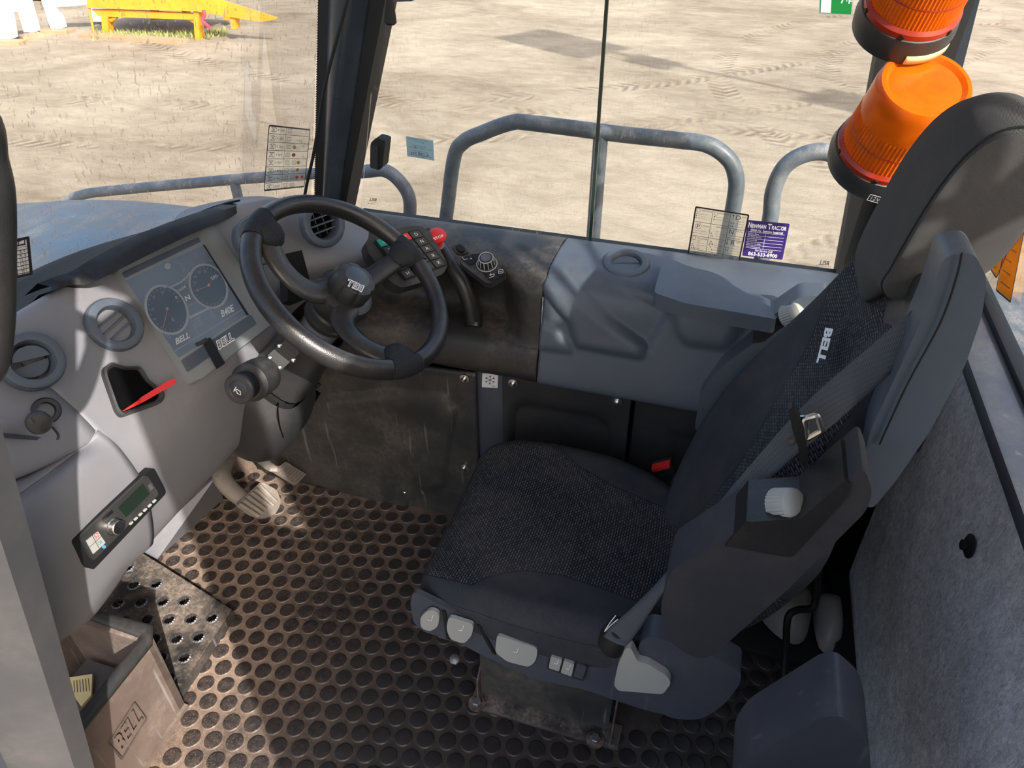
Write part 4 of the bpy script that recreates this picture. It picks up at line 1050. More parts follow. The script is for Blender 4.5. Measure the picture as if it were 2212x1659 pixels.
# small rocker and rotary controller
def ctl(px, py, h=0.0): return W(px, py, n=(0.05, -0.42, 1), p=W(1040, 580, z=0.868)+V((0, 0, h)))
rkn = V((0.05, -0.42, 1)).normalized()
sw = thing('toggle_switch', 'small dark toggle switch in a square plate above the rotary controller', 'switch', ctl(993, 538))
prism('switch_plate', [ctl(a, b, 0.004) for a, b in rnd([(974, 530), (995, 525), (1014, 543), (1002, 549), (985, 546)], 4)], -rkn*0.008, M['blackp'], sw, bevel=0.001)
prism('rocker', [ctl(a, b, 0.013) for a, b in rnd([(983, 531), (994, 527), (1005, 537), (1000, 543), (990, 541)], 3)], -rkn*0.008, M['blk'], sw, bevel=0.002)
rc = thing('rotary_controller', 'black diamond shaped controller with round silver edged knob on the console', 'controller', ctl(1040, 580))
prism('controller_base', [ctl(a, b, 0.008) for a, b in rnd([(990, 558), (1012, 548), (1052, 546), (1094, 591), (1060, 612), (1050, 611), (998, 572)], 5)], -rkn*0.018, M['blackp'], rc, bevel=0.002)
for pts in ([(995, 558), (1012, 551), (1027, 567), (1015, 573)], [(1015, 550), (1036, 548), (1036, 558), (1028, 564)], [(1040, 585), (1068, 592), (1080, 599), (1060, 608)], [(1072, 583), (1082, 582), (1092, 591), (1080, 598), (1071, 590)]):
    prism('controller_key', [ctl(a, b, 0.0105) for a, b in rnd(pts, 3)], -rkn*0.004, M['blk'], rc, bevel=0.0008)
kc = ctl(1052, 572, 0.008)
kn = lathe('controller_knob', [(0.024, 0), (0.024, 0.003), (0.019, 0.006), (0.0175, 0.022), (0.0155, 0.025), (0.001, 0.0255)], kc, rkn, M['blk'], rc, seg=32)
lathe('knob_top', [(0.0125, 0.0255), (0.0125, 0.0262), (0.001, 0.0262)], kc, rkn, M['bluegrey'], kn, seg=24)
for hgt, rr_ in ((0.0035, 0.0235), (0.0245, 0.0163)):
    tube('knob_ring', [kc+rkn*hgt+axes(rkn) @ V((rr_*math.cos(a), rr_*math.sin(a), 0)) for a in [2*math.pi*i/32 for i in range(32)]], 0.0014, M['ltgrey'], kn, 8, closed=True)
for i in range(12):
    a = 2*math.pi*i/12; d_ = axes(rkn) @ V((math.cos(a), math.sin(a), 0))
    tube('knob_rib', [kc+rkn*0.006+d_*0.0193, kc+rkn*0.023+d_*0.0175], 0.0012, M['ltgrey'], kn, 6)
lines_on('key_symbols', Frame(ctl(998, 566, .0108), ctl(1022, 560, .0108), ctl(992, 556, .0108)), [((0.25, 0.3), (0.25, 0.9)), ((0.25, 0.3), (0.6, 0.3)), ((.8, .2), (.95, .3)), ((.8, .2), (.92, .05))], 0.0010, M['white'], rc)
lines_on('key_symbols', Frame(ctl(1050, 606, .0108), ctl(1072, 598, .0108), ctl(1048, 592, .0108)), [((0.3, 0.2), (0.8, 0.2)), ((0.8, 0.2), (0.85, 0.5)), ((.85, .5), (.4, .6)), ((.4, .6), (.55, .8)), ((.4, .6), (.55, .4))], 0.0010, M['white'], rc)
lines_on('key_symbols', Frame(ctl(1074, 594, .0108), ctl(1090, 590, .0108), ctl(1072, 582, .0108)), [((0.2, 0.2), (0.8, 0.1)), ((0.8, 0.1), (0.85, 0.7)), ((.85, .7), (.3, .8)), ((.3, .8), (.2, .2)), ((.3, .5), (.7, .4))], 0.0009, M['white'], rc)
# small floor socket in tray
prism('tray_socket', [W(a, b, z=0.73) for a, b in ((927, 658), (935, 652), (962, 680), (955, 690))], (0.0, 0.004, -0.006), M['blk'], sc_, bevel=0.001)

# ------------------------------------------------------------------ keypad module behind the wheel
kpn = V((0.60, -0.42, 0.72)).normalized(); kpo = W(880, 545, z=0.90)
def kp(px, py, h=0): return W(px, py, n=kpn, p=kpo+kpn*h)
km = thing('switch_module', 'black module of square symbol keys behind the right side of the steering wheel', 'control panel', kp(880, 545, -0.03))
prism('module_case', [kp(a, b, -0.004) for a, b in rnd([(790, 520), (805, 508), (880, 488), (908, 488), (930, 500), (968, 572), (958, 592), (905, 612), (868, 622), (845, 610), (795, 545)], 10)], -kpn*0.045, M['blackp'], km, bevel=0.008, seg=3)
prism('key_field', [kp(a, b, 0.0) for a, b in rnd([(806, 520), (905, 494), (968, 572), (874, 606)], 6)], -kpn*0.008, M['blk'], km, bevel=0.001)
A_, B_, C_, D_ = (811, 517), (904, 496), (964, 571), (876, 603)   # tl, tr, br, bl
def kuv(u, v):
    a = (A_[0]+(B_[0]-A_[0])*u, A_[1]+(B_[1]-A_[1])*u); b = (D_[0]+(C_[0]-D_[0])*u, D_[1]+(C_[1]-D_[1])*u)
    return (a[0]+(b[0]-a[0])*v, a[1]+(b[1]-a[1])*v)
glyph = {(0, 3): 'D', (1, 3): 'N', (2, 3): 'R', (0, 0): 'C', (4, 3): 'x', (3, 3): 'x', (2, 2): 'x', (3, 2): 'o', (4, 0): 'H', (4, 1): 'E', (1, 2): 'o', (1, 1): 'M', (2, 1): 'P', (3, 1): '+', (3, 0): 'T', (2, 0): 'A', (1, 0): 'W', (0, 1): 'P', (0, 2): 'P', (4, 2): 'Y'}
for r_ in range(5):
    for c_ in range(4):
        u0, u1, v0, v1 = c_/4+.015, (c_+1)/4-.015, r_/5+.015, (r_+1)/5-.015
        q = [kuv(u0, v1), kuv(u1, v1), kuv(u1, v0), kuv(u0, v0)]
        mt = M['grnled'] if (r_, c_) == (0, 0) else M['redled'] if (r_, c_) in ((0, 1), (0, 2)) else M['blackp']
        kk = prism('key', [kp(a, b, 0.004) for a, b in q], -kpn*0.006, mt, km, bevel=0.0008)
        if (r_, c_) == (0, 0): kk['label'] = 'green key'
        if (r_, c_) in ((0, 1), (0, 2)): kk['label'] = 'red key'
        fk = Frame(kp(*kuv(u0+.05, v1-.03), .0045), kp(*kuv(u1-.05, v1-.03), .0045), kp(*kuv(u0+.05, v0+.03), .0045))
        text_on('key_symbol', fk, glyph.get((r_, c_), 'o'), 0.3, 0.2, 0.85, 0.85, M['white'], kk, h=0.0004)

# ------------------------------------------------------------------ steering wheel and column
al = D2R(38); wn = V((math.sin(al), 0, math.cos(al))); wc = W(762, 612, z=0.955)
WR = 0.205
def wp(px, py, h=0): return W(px, py, n=wn, p=wc+wn*h)
wu = V((math.cos(al), 0, -math.sin(al))); wv = V((0, 1, 0))       # in plane: towards driver, and across
sw_ = thing('steering_wheel', 'large black three spoke steering wheel in front of the seat', 'steering wheel', wc-wn*0.05)
def rimp(a, h=0, r=WR): return wc+(wu*math.cos(a)+wv*math.sin(a))*r+wn*h
rim = tube('rim', [rimp(2*math.pi*k/96) for k in range(96)], 0.0205, M['leather'], sw_, 20, closed=True, flat=(1.0, 0.9))
def angof(px, py):
    d = wp(px, py)-wc; return math.atan2(d.dot(wv), d.dot(wu))
hubc = wc-wn*0.035
for (px, py, wid, curve) in ((580, 505, .026, .10), (908, 530, .024, 0.0), (868, 785, .026, -.10)):
    a = angof(px, py)
    side = V((-math.sin(a), math.cos(a), 0)); sdv = wu*side.x+wv*side.y
    outd = wu*math.cos(a)+wv*math.sin(a)
    pts = [hubc+outd*0.02, hubc+outd*0.065+sdv*curve*0.45, hubc.lerp(wc, .45)+outd*0.13+sdv*curve*0.45, hubc.lerp(wc, .9)+outd*0.185+sdv*curve*0.08, wc+outd*0.205]
    pts = cr(pts, 5); n_ = len(pts)
    tube('spoke', pts, [wid*(1.25-0.35*math.sin(math.pi*min(1, k/n_*1.0))) for k in range(n_)], M['leather'], sw_, 16, flat=(0.5, 1), up=wn)
    da = 0.17
    tube('thumb_grip', [rimp(a-da+2*da*k/10, 0.0005) for k in range(11)], [0.0215+0.0012*math.sin(math.pi*k/10) for k in range(11)], M['dimple'], sw_, 20, flat=(1.0, 0.92))
    gp = [wc+outd*r_+wn*z_ for r_, z_ in ((0.216, -.002), (0.210, 0.0), (0.200, 0.003), (0.188, 0.004), (0.174, 0.002), (0.160, -0.002), (0.152, -0.006))]
    tube('grip_web', gp, [0.014, 0.028, 0.034, 0.035, 0.032, 0.024, 0.010], M['dimple'], sw_, 18, flat=(0.58, 1), up=wn)
    for s in (-1, 1):
        aa = a+s*da; o_ = rimp(aa); tdir = (wu*-math.sin(aa)+wv*math.cos(aa)); rd = (wu*math.cos(aa)+wv*math.sin(aa))
        tube('grip_seam', [o_+(rd*math.cos(t)*0.92+wn*math.sin(t))*0.0212 for t in [2*math.pi*k/20 for k in range(20)]], 0.0012, M['blk'], sw_, 6, closed=True)
lathe('hub', [(0.03, -0.06), (0.055, -0.04), (0.062, -0.01), (0.058, 0.006), (0.045, 0.012), (0.001, 0.013)], hubc, wn, M['leather'], sw_, seg=40)
hk = hubc+wn*0.008
def lob(i): return 1.0-0.085*max(0, math.cos(2*math.pi*i/84*7))**3
kb2 = lathe('adjuster_knob', [(0.040, 0), (0.0445, 0.006), (0.0445, 0.032), (0.041, 0.042), (0.033, 0.046), (0.001, 0.047)], hk, wn, M['blackp'], sw_, seg=84, ripple=lob)
lathe('knob_badge', [(0.026, 0.0465), (0.026, 0.048), (0.0245, 0.049), (0.001, 0.049)], hk, wn, M['strip'], kb2, seg=36)
hp = hk+wn*0.0492
def hl(px, py): return W(px, py, n=wn, p=hp)
f = Frame(hl(788, 618), hl(753, 602), hl(781, 632))
text_on('logo_lettering', f, 'BELL', 0, 0, 1, 1, M['white'], kb2, h=0.0003, bold=0.07)
text_on('logo_lettering', f, 'BELL', 0.06, 0.14, 0.94, 0.86, M['strip'], kb2, h=0.0006, bold=0.0)
# column
cl = thing('steering_column', 'black plastic steering column shroud under the wheel', 'steering column', wc-wn*0.5)
c0, c1 = wc-wn*0.085, wc-wn*0.42
lathe('wheel_collar', [(0.045, 0.0), (0.052, 0.006), (0.052, 0.016), (0.046, 0.019), (0.046, 0.024), (0.052, 0.027), (0.052, 0.038), (0.044, 0.045)], wc-wn*0.125, wn, M['blackp'], cl, seg=40)
lathe('column_tube', [(0.042, -0.5), (0.042, 0.02)], wc-wn*0.1, wn, M['dash'], cl, seg=24)
# upper shroud: box-like body seen from the left
uy = -0.02
def cy(px, py, y): return W(px, py, y=y)
ya = 0.975
rows = []
for (k, hw, hh_) in ((0.125, .046, .05), (0.17, .05, .053), (0.24, .053, .056), (0.30, .06, .062)):
    c_ = wc-wn*k+V((0, -0.03, 0)); hw += .012; hh_ += .008
    ring_ = []
    for i in range(21):
        a = 2*math.pi*i/20
        cx_, sx_ = math.cos(a), math.sin(a); e_ = 0.55
        ring_.append(c_+wu*(hh_*math.copysign(abs(cx_)**e_, cx_))+wv*(hw*math.copysign(abs(sx_)**e_, sx_)))
    rows.append(ring_)
bm = bmesh.new(); add_grid(bm, loft(rows, 1, 4)); finish(bm, 'upper_shroud', M['blackp'], cl)
# lower big shroud
rows = []
for (px, py, k, hw, hh_) in ((0, 0, 0.26, .07, .075), (0, 0, 0.31, .095, .10), (0, 0, 0.38, .105, .115), (0, 0, 0.44, .10, .11), (0, 0, 0.475, .075, .08), (0, 0, 0.48, 0.01, 0.01)):
    c_ = wc-wn*k+V((-0.03, -0.055, -0.03)); ring_ = []
    for i in range(25):
        a = 2*math.pi*i/24; cx_, sx_ = math.cos(a), math.sin(a); e_ = 0.62
        ring_.append(c_+wu*(hh_*math.copysign(abs(cx_)**e_, cx_))+wv*(hw*math.copysign(abs(sx_)**e_, sx_)))
    rows.append(ring_)
bm = bmesh.new(); add_grid(bm, loft(rows, 1, 4)); ls = finish(bm, 'lower_shroud', M['blackp'], cl)

sk = prism('shroud_skirt', [W(a, b, y=1.02) for a, b in rnd([(432, 832), (470, 795), (560, 790), (612, 850), (616, 930), (590, 952), (556, 955), (520, 925), (470, 870)], 10)], (0, 0.07, 0), M['blackp'], cl, bevel=0.008)
def onto(pts, o, lift=0.001):
    return [q for q in (hit(a, b, o, lift) for a, b in pts) if q is not None]
sm2 = onto([(612, 800), (606, 840), (600, 880), (604, 920), (612, 945)], ls)
if len(sm2) > 2: tube('shroud_seam', cr(sm2, 4), 0.0016, M['pit'], cl, 6)
a = hit(668, 846, ls)
if a is not None:
    vv = (CAM-a).normalized()
    box('lever_slot', a+vv*0.001, (0.05, 0.022, 0.004), M['pit'], cl, m=axes(vv, (0.4, 0.5, -0.8)), bevel=0.001)
    tube('tilt_lever', cr([a-vv*0.005, a+vv*0.014+V((0.004, 0.004, 0.004)), W(690, 829, y=a.y+0.004)], 4), 0.0055, M['leather'], cl, 10)
# ------------------------------------------------------------------ operator seat
def seatmix():
    m = NT('seat_fabric_two_part')
    s = m.n('ShaderNodeSeparateXYZ', {0: m.tc.outputs['Position']})
    v_ = m.math('ADD', m.math('MULTIPLY', s.outputs[0], 1.0), m.math('MULTIPLY', s.outputs[2], 0.9))
    vec = m.n('ShaderNodeCombineXYZ', {0: s.outputs[1], 1: v_}).outputs[0]
    br = m.n('ShaderNodeTexBrick', {'Vector': vec, 'Scale': 1.0, 'Color1': (1, 1, 1, 1), 'Color2': (0.35, 0.35, 0.35, 1), 'Mortar': (0, 0, 0, 1), 'Mortar Size': 0.0013, 'Mortar Smooth': 0.25, 'Brick Width': 0.0098, 'Row Height': 0.0056}).outputs[0]
    k = m.n('ShaderNodeRGBToBW', {0: br}).outputs[0]
    pat = m.mix(k, srgb(28, 30, 34), srgb(86, 87, 92))
    a = m.n('ShaderNodeTexWave', {'Vector': m.scaled(1, 1, 1, (0.5, 0.7, 0.6)), 'Scale': 160.0, 'Distortion': 0.6}, wave_type='BANDS').outputs['Fac']
    pl = m.mix(a, srgb(40, 43, 49), srgb(58, 61, 68))
    at = m.n('ShaderNodeAttribute', attribute_name='plain').outputs['Fac']
    f = m.ramp(at, -0.1, 0.1); seam = m.ramp(m.math('ABSOLUTE', at), 0.22, 0.05)
    v = m.mix(f, pat, pl)
    v = m.mix(m.math('MULTIPLY', seam, 0.5), v, (0.008, 0.008, 0.01, 1))
    dust = m.math('MULTIPLY', m.ramp(m.noise(4, 6, 0.7), 0.42, 0.75), 0.3)
    v = m.mix(dust, v, (0.15, 0.13, 0.115, 1))
    h = m.math('SUBTRACT', m.n('ShaderNodeMix', {0: f, 2: k, 3: m.math('MULTIPLY', a, 0.4)}).outputs[0], m.math('MULTIPLY', seam, 2.0))
    m.set('Base Color', v); m.set('Roughness', 0.9); m.set('Specular IOR Level', 0.12)
    m.bump(h, 0.5, 0.001)
    return m.m
M['seat'] = seatmix()
def masked(G, name, mat, parent, polys, closed=False, caps=True, key=None):
    key = key or proj
    bm = bmesh.new(); Vt = add_grid(bm, G, closed_u=closed)
    if caps and closed:
        bm.faces.new(Vt[0][::-1]); bm.faces.new(Vt[-1])
    me = bpy.data.meshes.new(name); bmesh.ops.recalc_face_normals(bm, faces=bm.faces[:]); bm.to_mesh(me); bm.free()
    at = me.attributes.new('plain', 'FLOAT', 'POINT')
    for i, v in enumerate(me.vertices):
        x, y = key(v.co)
        at.data[i].value = max(sdist(x, y, p) for p in polys)/10.0
    for p in me.polygons: p.use_smooth = True
    return link(name, me, mat, parent)
seat = thing('operator_seat', 'black fabric operator seat with tilted headrest and raised armrests', 'seat', (-0.18, 1.06, 0.0))
# cushion: rows from the front edge to the back
rows = []
def cush(x, yn, yf, zt, zb, e=0.0):
    yn -= 0.008
    m = (yn+yf)/2
    return [V((x, yn+0.02, zb)), V((x, yn-0.004+e, zb+0.03)), V((x, yn+e, zt-0.035)), V((x+0.0, yn+0.03+e, zt-0.002)), V((x, yn+0.09, zt-0.004)), V((x, m, zt-0.010)), V((x, yf-0.09, zt-0.004)), V((x, yf-0.03-e, zt)), V((x, yf-e, zt-0.03)), V((x, yf-0.015, zb))]
for r in ((-0.458, 0.90, 1.22, 0.385, 0.350, .01), (-0.466, 0.862, 1.255, 0.412, 0.345, .0), (-0.448, 0.838, 1.288, 0.438, 0.340, 0), (-0.40, 0.820, 1.312, 0.452, 0.335, 0), (-0.32, 0.812, 1.325, 0.456, 0.33, 0),
          (-0.22, 0.806, 1.328, 0.456, 0.33, 0), (-0.12, 0.806, 1.318, 0.456, 0.33, 0), (-0.03, 0.815, 1.285, 0.456, 0.33, 0), (0.05, 0.83, 1.235, 0.455, 0.33, 0), (0.12, 0.85, 1.20, 0.45, 0.33, 0), (0.16, 0.87, 1.18, 0.42, 0.33, 0)):
    rows.append(cush(*r))
Gd = loft(rows, 12, 12)
near = [(880, 1232), (925, 1241), (1020, 1263), (1042, 1250), (1088, 1237), (1137, 1231), (1218, 1243), (1300, 1270), (1374, 1297), (1500, 1345), (1500, 1500), (850, 1500)]
far = [(1190, 925), (1195, 945), (1218, 976), (1250, 1006), (1332, 1052), (1478, 1114), (1560, 1150), (1650, 1100), (1400, 850)]
masked(Gd, 'seat_cushion', M['seat'], seat, [near, far])
crease = [rows[0][3]] ; pts = [G_[1+12*1] for G_ in Gd]
tube('piping', [G_[12*2] for G_ in Gd][4:-10], 0.0022, M['fabric'], seat, 6)
# backrest
def bx(z): return 0.045+0.338*(z-0.47)
BN = V((1, 0, -0.338))
rows = []
for z, yf, yn, bol, th, lum in ((0.40, 1.20, 0.90, 0.02, 0.10, 0), (0.46, 1.235, 0.87, 0.035, 0.12, 0), (0.56, 1.285, 0.845, 0.045, 0.13, 0.008), (0.66, 1.305, 0.83, 0.048, 0.13, 0.016), (0.76, 1.305, 0.83, 0.045, 0.125, 0.02), (0.88, 1.285, 0.845, 0.035, 0.09, 0.012), (1.00, 1.262, 0.87, 0.022, 0.06, 0.0), (1.10, 1.245, 0.885, 0.015, 0.05, 0.012), (1.17, 1.22, 0.91, 0.01, 0.05, 0.02), (1.22, 1.15, 0.96, 0.0, 0.05, 0.0)):
    x = bx(z); m = (yn+yf)/2; s = 0.338
    P_ = lambda dx, y: V((x+dx, y, z-dx*s))
    rows.append([P_(th, yn+.03), P_(th*.5, yn-0.004), P_(-bol*0.3, yn+0.004), P_(-bol, yn+0.035), P_(-bol*0.55, yn+0.09), P_(-lum, m-.06), P_(-lum, m+.06), P_(-bol*0.55, yf-0.09), P_(-bol, yf-0.035), P_(-bol*0.3, yf-0.004), P_(th*.5, yf+0.004), P_(th, yf-.03)])
Gd = loft(rows, 9, 12)
bfar = [(1850, 540), (1797, 601), (1767, 698), (1729, 778), (1695, 828), (1647, 919), (1597, 1003), (1518, 1100), (1400, 1200), (1300, 900), (1600, 500)]
bnear = [(1560, 1230), (1700, 1080), (1850, 880), (1990, 680), (2100, 560), (2300, 800), (1900, 1400)]
masked(Gd, 'backrest', M['seat'], seat, [bfar, bnear])
f = Frame(W(1798, 788, n=BN, p=(bx(.9)-.024, 1.06, .9)), W(1789, 714, n=BN, p=(bx(.9)-.024, 1.06, .9)), W(1776, 777, n=BN, p=(bx(.9)-.024, 1.06, .9)))
f = Frame(W(1801, 711, n=BN, p=(bx(.9)-.026, 1.06, .9)), W(1781, 789, n=BN, p=(bx(.9)-.026, 1.06, .9)), W(1784, 708, n=BN, p=(bx(.9)-.026, 1.06, .9)))
fb = f
text_on('logo_lettering', fb, 'BELL', 0, 1, 1, 0, M['white'], seat, h=0.001, bold=0.05, shear=-0.0)
# headrest
hr = [(0.232, 1.11), (0.221, 1.16), (0.230, 1.24), (0.248, 1.33), (0.272, 1.385), (0.305, 1.408), (0.345, 1.402), (0.368, 1.36), (0.362, 1.29), (0.342, 1.225), (0.305, 1.19), (0.266, 1.14), (0.245, 1.105)]
def cr2(pts):
    return [(p.x, p.y) for p in cr([V((a, b, 0)) for a, b in pts], 5, closed=True)]
def hrow(y, s, cx=0.295, cz=1.26): return [V((cx+(x-cx)*s, y, cz+(z-cz)*s)) for x, z in cr2(hr)]
hy = ((0.928, 0.30, 1.262), (0.929, 0.84, 1.262), (0.933, 0.91, 1.262), (0.943, 0.96, 1.258), (0.97, 0.99, 1.255), (1.05, 1.0, 1.26), (1.10, 0.985, 1.25), (1.15, 0.94, 1.235), (1.19, 0.86, 1.21), (1.215, 0.72, 1.19), (1.225, 0.45, 1.18), (1.227, 0.1, 1.18))
rows = []
for y, s_, cz_ in hy:
    r_ = hrow(y, s_, cz=1.26)
    for p in r_: p.z += cz_-1.26
    k = sst((1.05-y)/0.09)
    for p in r_:
        if p.z < 1.21: p.z += (1.21-p.z)*0.6*k
    rows.append(r_)
Gd = [list(x) for x in zip(*[cr(c, 4) for c in zip(*rows)])]
bm = bmesh.new(); Vt = add_grid(bm, Gd, closed_u=True); bm.faces.new(Vt[0][::-1]); bm.faces.new(Vt[-1]); hdp = finish(bm, 'headrest', M['fabrichead'], seat)
sm_ = []
for q in hrow(0.938, 0.945):
    q.z += 0.002
    if q.z < 1.21: q.z += (1.21-q.z)*0.6
    sm_.append(q+V((0, -0.0008, 0)))
tube('seam', sm_, 0.0014, M['blk'], hdp, 6, closed=True)
# belt guide column on the near side of the backrest
gcol = [W(a, b, y=0.825) for a, b in rnd([(2040, 552), (2105, 545), (2132, 600), (2122, 680), (2085, 790), (2010, 930), (1935, 1040), (1880, 1105), (1850, 1060), (1880, 930), (1950, 780), (2000, 670)], 22, 4)]
prism('belt_column', gcol, (0, 0.062, 0), M['bluegrey'], seat, bevel=0.012, seg=3)
tube('column_seam', cr([W(2078, 546, y=0.822), W(2066, 600, y=0.822), W(2030, 700, y=0.822), W(1960, 830, y=0.822), W(1900, 960, y=0.822)], 5), 0.0012, M['blk'], seat, 6)
# seat back shell
prism('back_shell', [W(a, b, y=0.87) for a, b in rnd([(1990, 640), (2060, 620), (2040, 780), (1960, 920), (1870, 1060), (1790, 1160), (1740, 1150), (1850, 960)], 20)], (0, 0.30, 0), M['blackp'], seat, bevel=0.02)
# belt
La = [(1972, 668), (1880, 748), (1735, 876), (1600, 1030), (1520, 1130), (1440, 1238), (1375, 1305), (1322, 1352), (1304, 1375)]
Ra = [(2006, 712), (1920, 808), (1812, 905), (1700, 1000), (1610, 1085), (1500, 1190), (1440, 1270), (1372, 1372), (1350, 1396)]
n_ = len(La); G_ = []
for k, (a, b) in enumerate(zip(La, Ra)):
    y = 0.868-0.10*k/(n_-1)
    A, B = W(*a, y=y+0.004), W(*b, y=y-0.006); G_.append([A, A.lerp(B, .5)+V((0, -0.002, 0)), B])
Gd = loft(G_, 3, 6)
belt = thing('seat_belt', 'grey woven seat belt running down the near side of the seat', 'seat belt', G_[4][1])
bm = bmesh.new(); add_grid(bm, Gd); finish(bm, 'webbing', M['web'], belt, solid=0.002)
ty = 0.792
prism('belt_tongue', [W(a, b, y=ty) for a, b in rnd([(1704, 884), (1712, 880), (1722, 892), (1738, 925), (1742, 960), (1746, 1000), (1738, 1010), (1729, 1002), (1724, 965), (1712, 930), (1706, 900)], 5)], (0, 0.014, 0), M['blk'], belt, bevel=0.003)
tube('steel_loop', [W(a, b, y=ty+0.004) for a, b in rnd([(1736, 905), (1765, 897), (1775, 930), (1742, 948)], 5, 3)], 0.0042, M['chrome'], belt, 8, closed=True)
prism('steel_plate', [W(a, b, y=ty+.006) for a, b in ((1715, 900), (1745, 900), (1750, 945), (1738, 950))], (0, 0.003, 0), M['chrome'], belt, bevel=0.0008)
lathe('belt_stud', [(0.0085, 0), (0.0085, 0.003), (0.005, 0.004), (0.002, 0.003)], W(1708, 949, y=0.806), (-0.1, -1, 0.4), M['blackp'], belt, seg=20)
lathe('anchor_boot', [(0.026, -0.02), (0.03, 0.0), (0.026, 0.035), (0.012, 0.045)], W(1328, 1382, y=0.79), V((0.3, 0.15, 1)), M['blk'], belt, seg=20)
tube('loose_thread', cr([W(1330, 1330, y=.765), W(1318, 1345, y=.762), W(1306, 1364, y=.762), W(1318, 1352, y=.765), W(1334, 1338, y=.765)], 4), 0.0009, M['white'], belt, 6)
# buckle on the far side
o = thing('belt_buckle', 'black belt buckle with red release button between seat and backrest', 'buckle', W(1435, 1030, y=1.33))
prism('buckle_body', [W(a, b, y=1.325) for a, b in ((1406, 1014), (1448, 1004), (1456, 1018), (1450, 1040), (1412, 1032))], (0, 0.03, 0), M['blackp'], o, bevel=0.002)
prism('release_button', [W(a, b, y=1.322) for a, b in ((1407, 1014), (1446, 1004), (1447, 1011), (1410, 1021))], (0, 0.02, 0), M['red'], o, bevel=0.001)
tube('buckle_strap', cr([W(1450, 1042, y=1.32), W(1464, 1025, y=1.31), W(1480, 1008, y=1.29), W(1500, 1000, y=1.27)], 4), 0.013, M['web'], o, 8, flat=(0.15, 1))
# armrests
def knobr(name, c, ax_, parent, r=0.024, h=0.034):
    def rp_(i): return 1.0-0.06*(i % 2)
    k = lathe(name, [(r*0.97, 0), (r*1.0, 0.002), (r*0.93, h*0.8)], c, ax_, M['ltgrey'], parent, seg=56, ripple=rp_)
    lathe('knob_cap', [(r*0.93, h*0.78), (r*0.9, h*0.92), (r*0.72, h*1.05), (r*0.4, h*1.12), (0.001, h*1.13)], c, ax_, M['ltgrey'], k, seg=32)
    return k
arm = prism('armrest', [W(a, b, y=0.715) for a, b in rnd([(1426, 1318), (1446, 1236), (1568, 1162), (1620, 1134), (1726, 1128), (1822, 1048), (1866, 1008), (1886, 1062), (1872, 1104), (1700, 1275), (1545, 1412), (1520, 1424), (1488, 1416), (1440, 1382)], 20)], (0, 0.085, 0), M['fabric'], seat, bevel=0.013, seg=3)
prism('armrest_tray', [W(a, b, y=0.710) for a, b in [(1566, 1180), (1612, 1126), (1622, 1127), (1728, 1121), (1824, 1040), (1838, 1046), (1832, 1074), (1713, 1203), (1697, 1203)]], (0, 0.082, 0), M['leather'], arm, bevel=0.003)
ta, tb_ = W(1624, 1124, y=0.722), W(1724, 1119, y=0.722)
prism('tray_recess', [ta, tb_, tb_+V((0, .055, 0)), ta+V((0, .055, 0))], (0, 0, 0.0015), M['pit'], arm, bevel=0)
for a, b in ((ta, tb_), (ta, ta+V((0, .055, 0)))):
    tube('tray_rim', [a+V((0, -.004, 0.002)), b+V((0, -.004, .002))], 0.003, M['leather'], arm, 8)
tc_ = W(1726, 1118, y=0.735); td = W(1822, 1040, y=0.735)
prism('tray_notch', [tc_.lerp(td, .12), tc_.lerp(td, .8), tc_.lerp(td, .8)+V((0, .04, 0)), tc_.lerp(td, .12)+V((0, .04, 0))], V((-0.002, 0, 0.001)), M['blackp'], arm, bevel=0)
knobr('armrest_knob', W(1676, 1092, y=0.745), (0.62, -0.35, 0.62), arm)
armf = prism('armrest', [W(a, b, y=1.335) for a, b in rnd([(1500, 930), (1512, 850), (1560, 790), (1628, 742), (1640, 705), (1682, 672), (1730, 640), (1790, 640), (1720, 780), (1560, 950)], 12)], (0, 0.06, 0), M['bluegrey'], seat, bevel=0.010, seg=3)
prism('armrest_tray', [W(a, b, y=1.328) for a, b in [(1625, 742), (1632, 708), (1660, 682), (1668, 694), (1712, 684), (1700, 700), (1650, 738)]], (0, 0.05, 0), M['leather'], armf, bevel=0.003)
knobr('armrest_knob', W(1697, 684, y=1.34), (0.62, -0.35, 0.62), armf)
# under the cushion
box('seat_pan', (-0.17, 1.06, 0.318), (0.58, 0.46, 0.035), M['bluedark'], seat, bevel=0.01)
trim = prism('side_trim', [W(a, b, y=0.80) for a, b in rnd([(893, 1278), (886, 1300), (893, 1345), (918, 1366), (985, 1385), (1040, 1415), (1100, 1442), (1160, 1468), (1262, 1490), (1380, 1530), (1450, 1548), (1500, 1540), (1440, 1400), (1405, 1372), (1318, 1408), (1290, 1402), (1180, 1392), (1080, 1362), (1000, 1332), (930, 1296)], 8)], (0, 0.012, 0), M['bluedark'], seat, bevel=0.006, seg=3)
def tbtn(name, pts, lab=None, th=0.008, mat='ltgrey', r=9):
    o = prism(name, [W(a, b, y=0.7965) for a, b in rnd(pts, r)], (0, -th, 0), M[mat], trim, bevel=0.0025, seg=3)
    return o
def seatglyph(cx, cy, s, parent, y):
    P_ = [W(cx+a*s, cy+b*s, y=y) for a, b in ((-1, .6), (0.3, 0.9), (1, -1))]
    tube('seat_symbol', P_, 0.0008, M['white'], parent, 6)
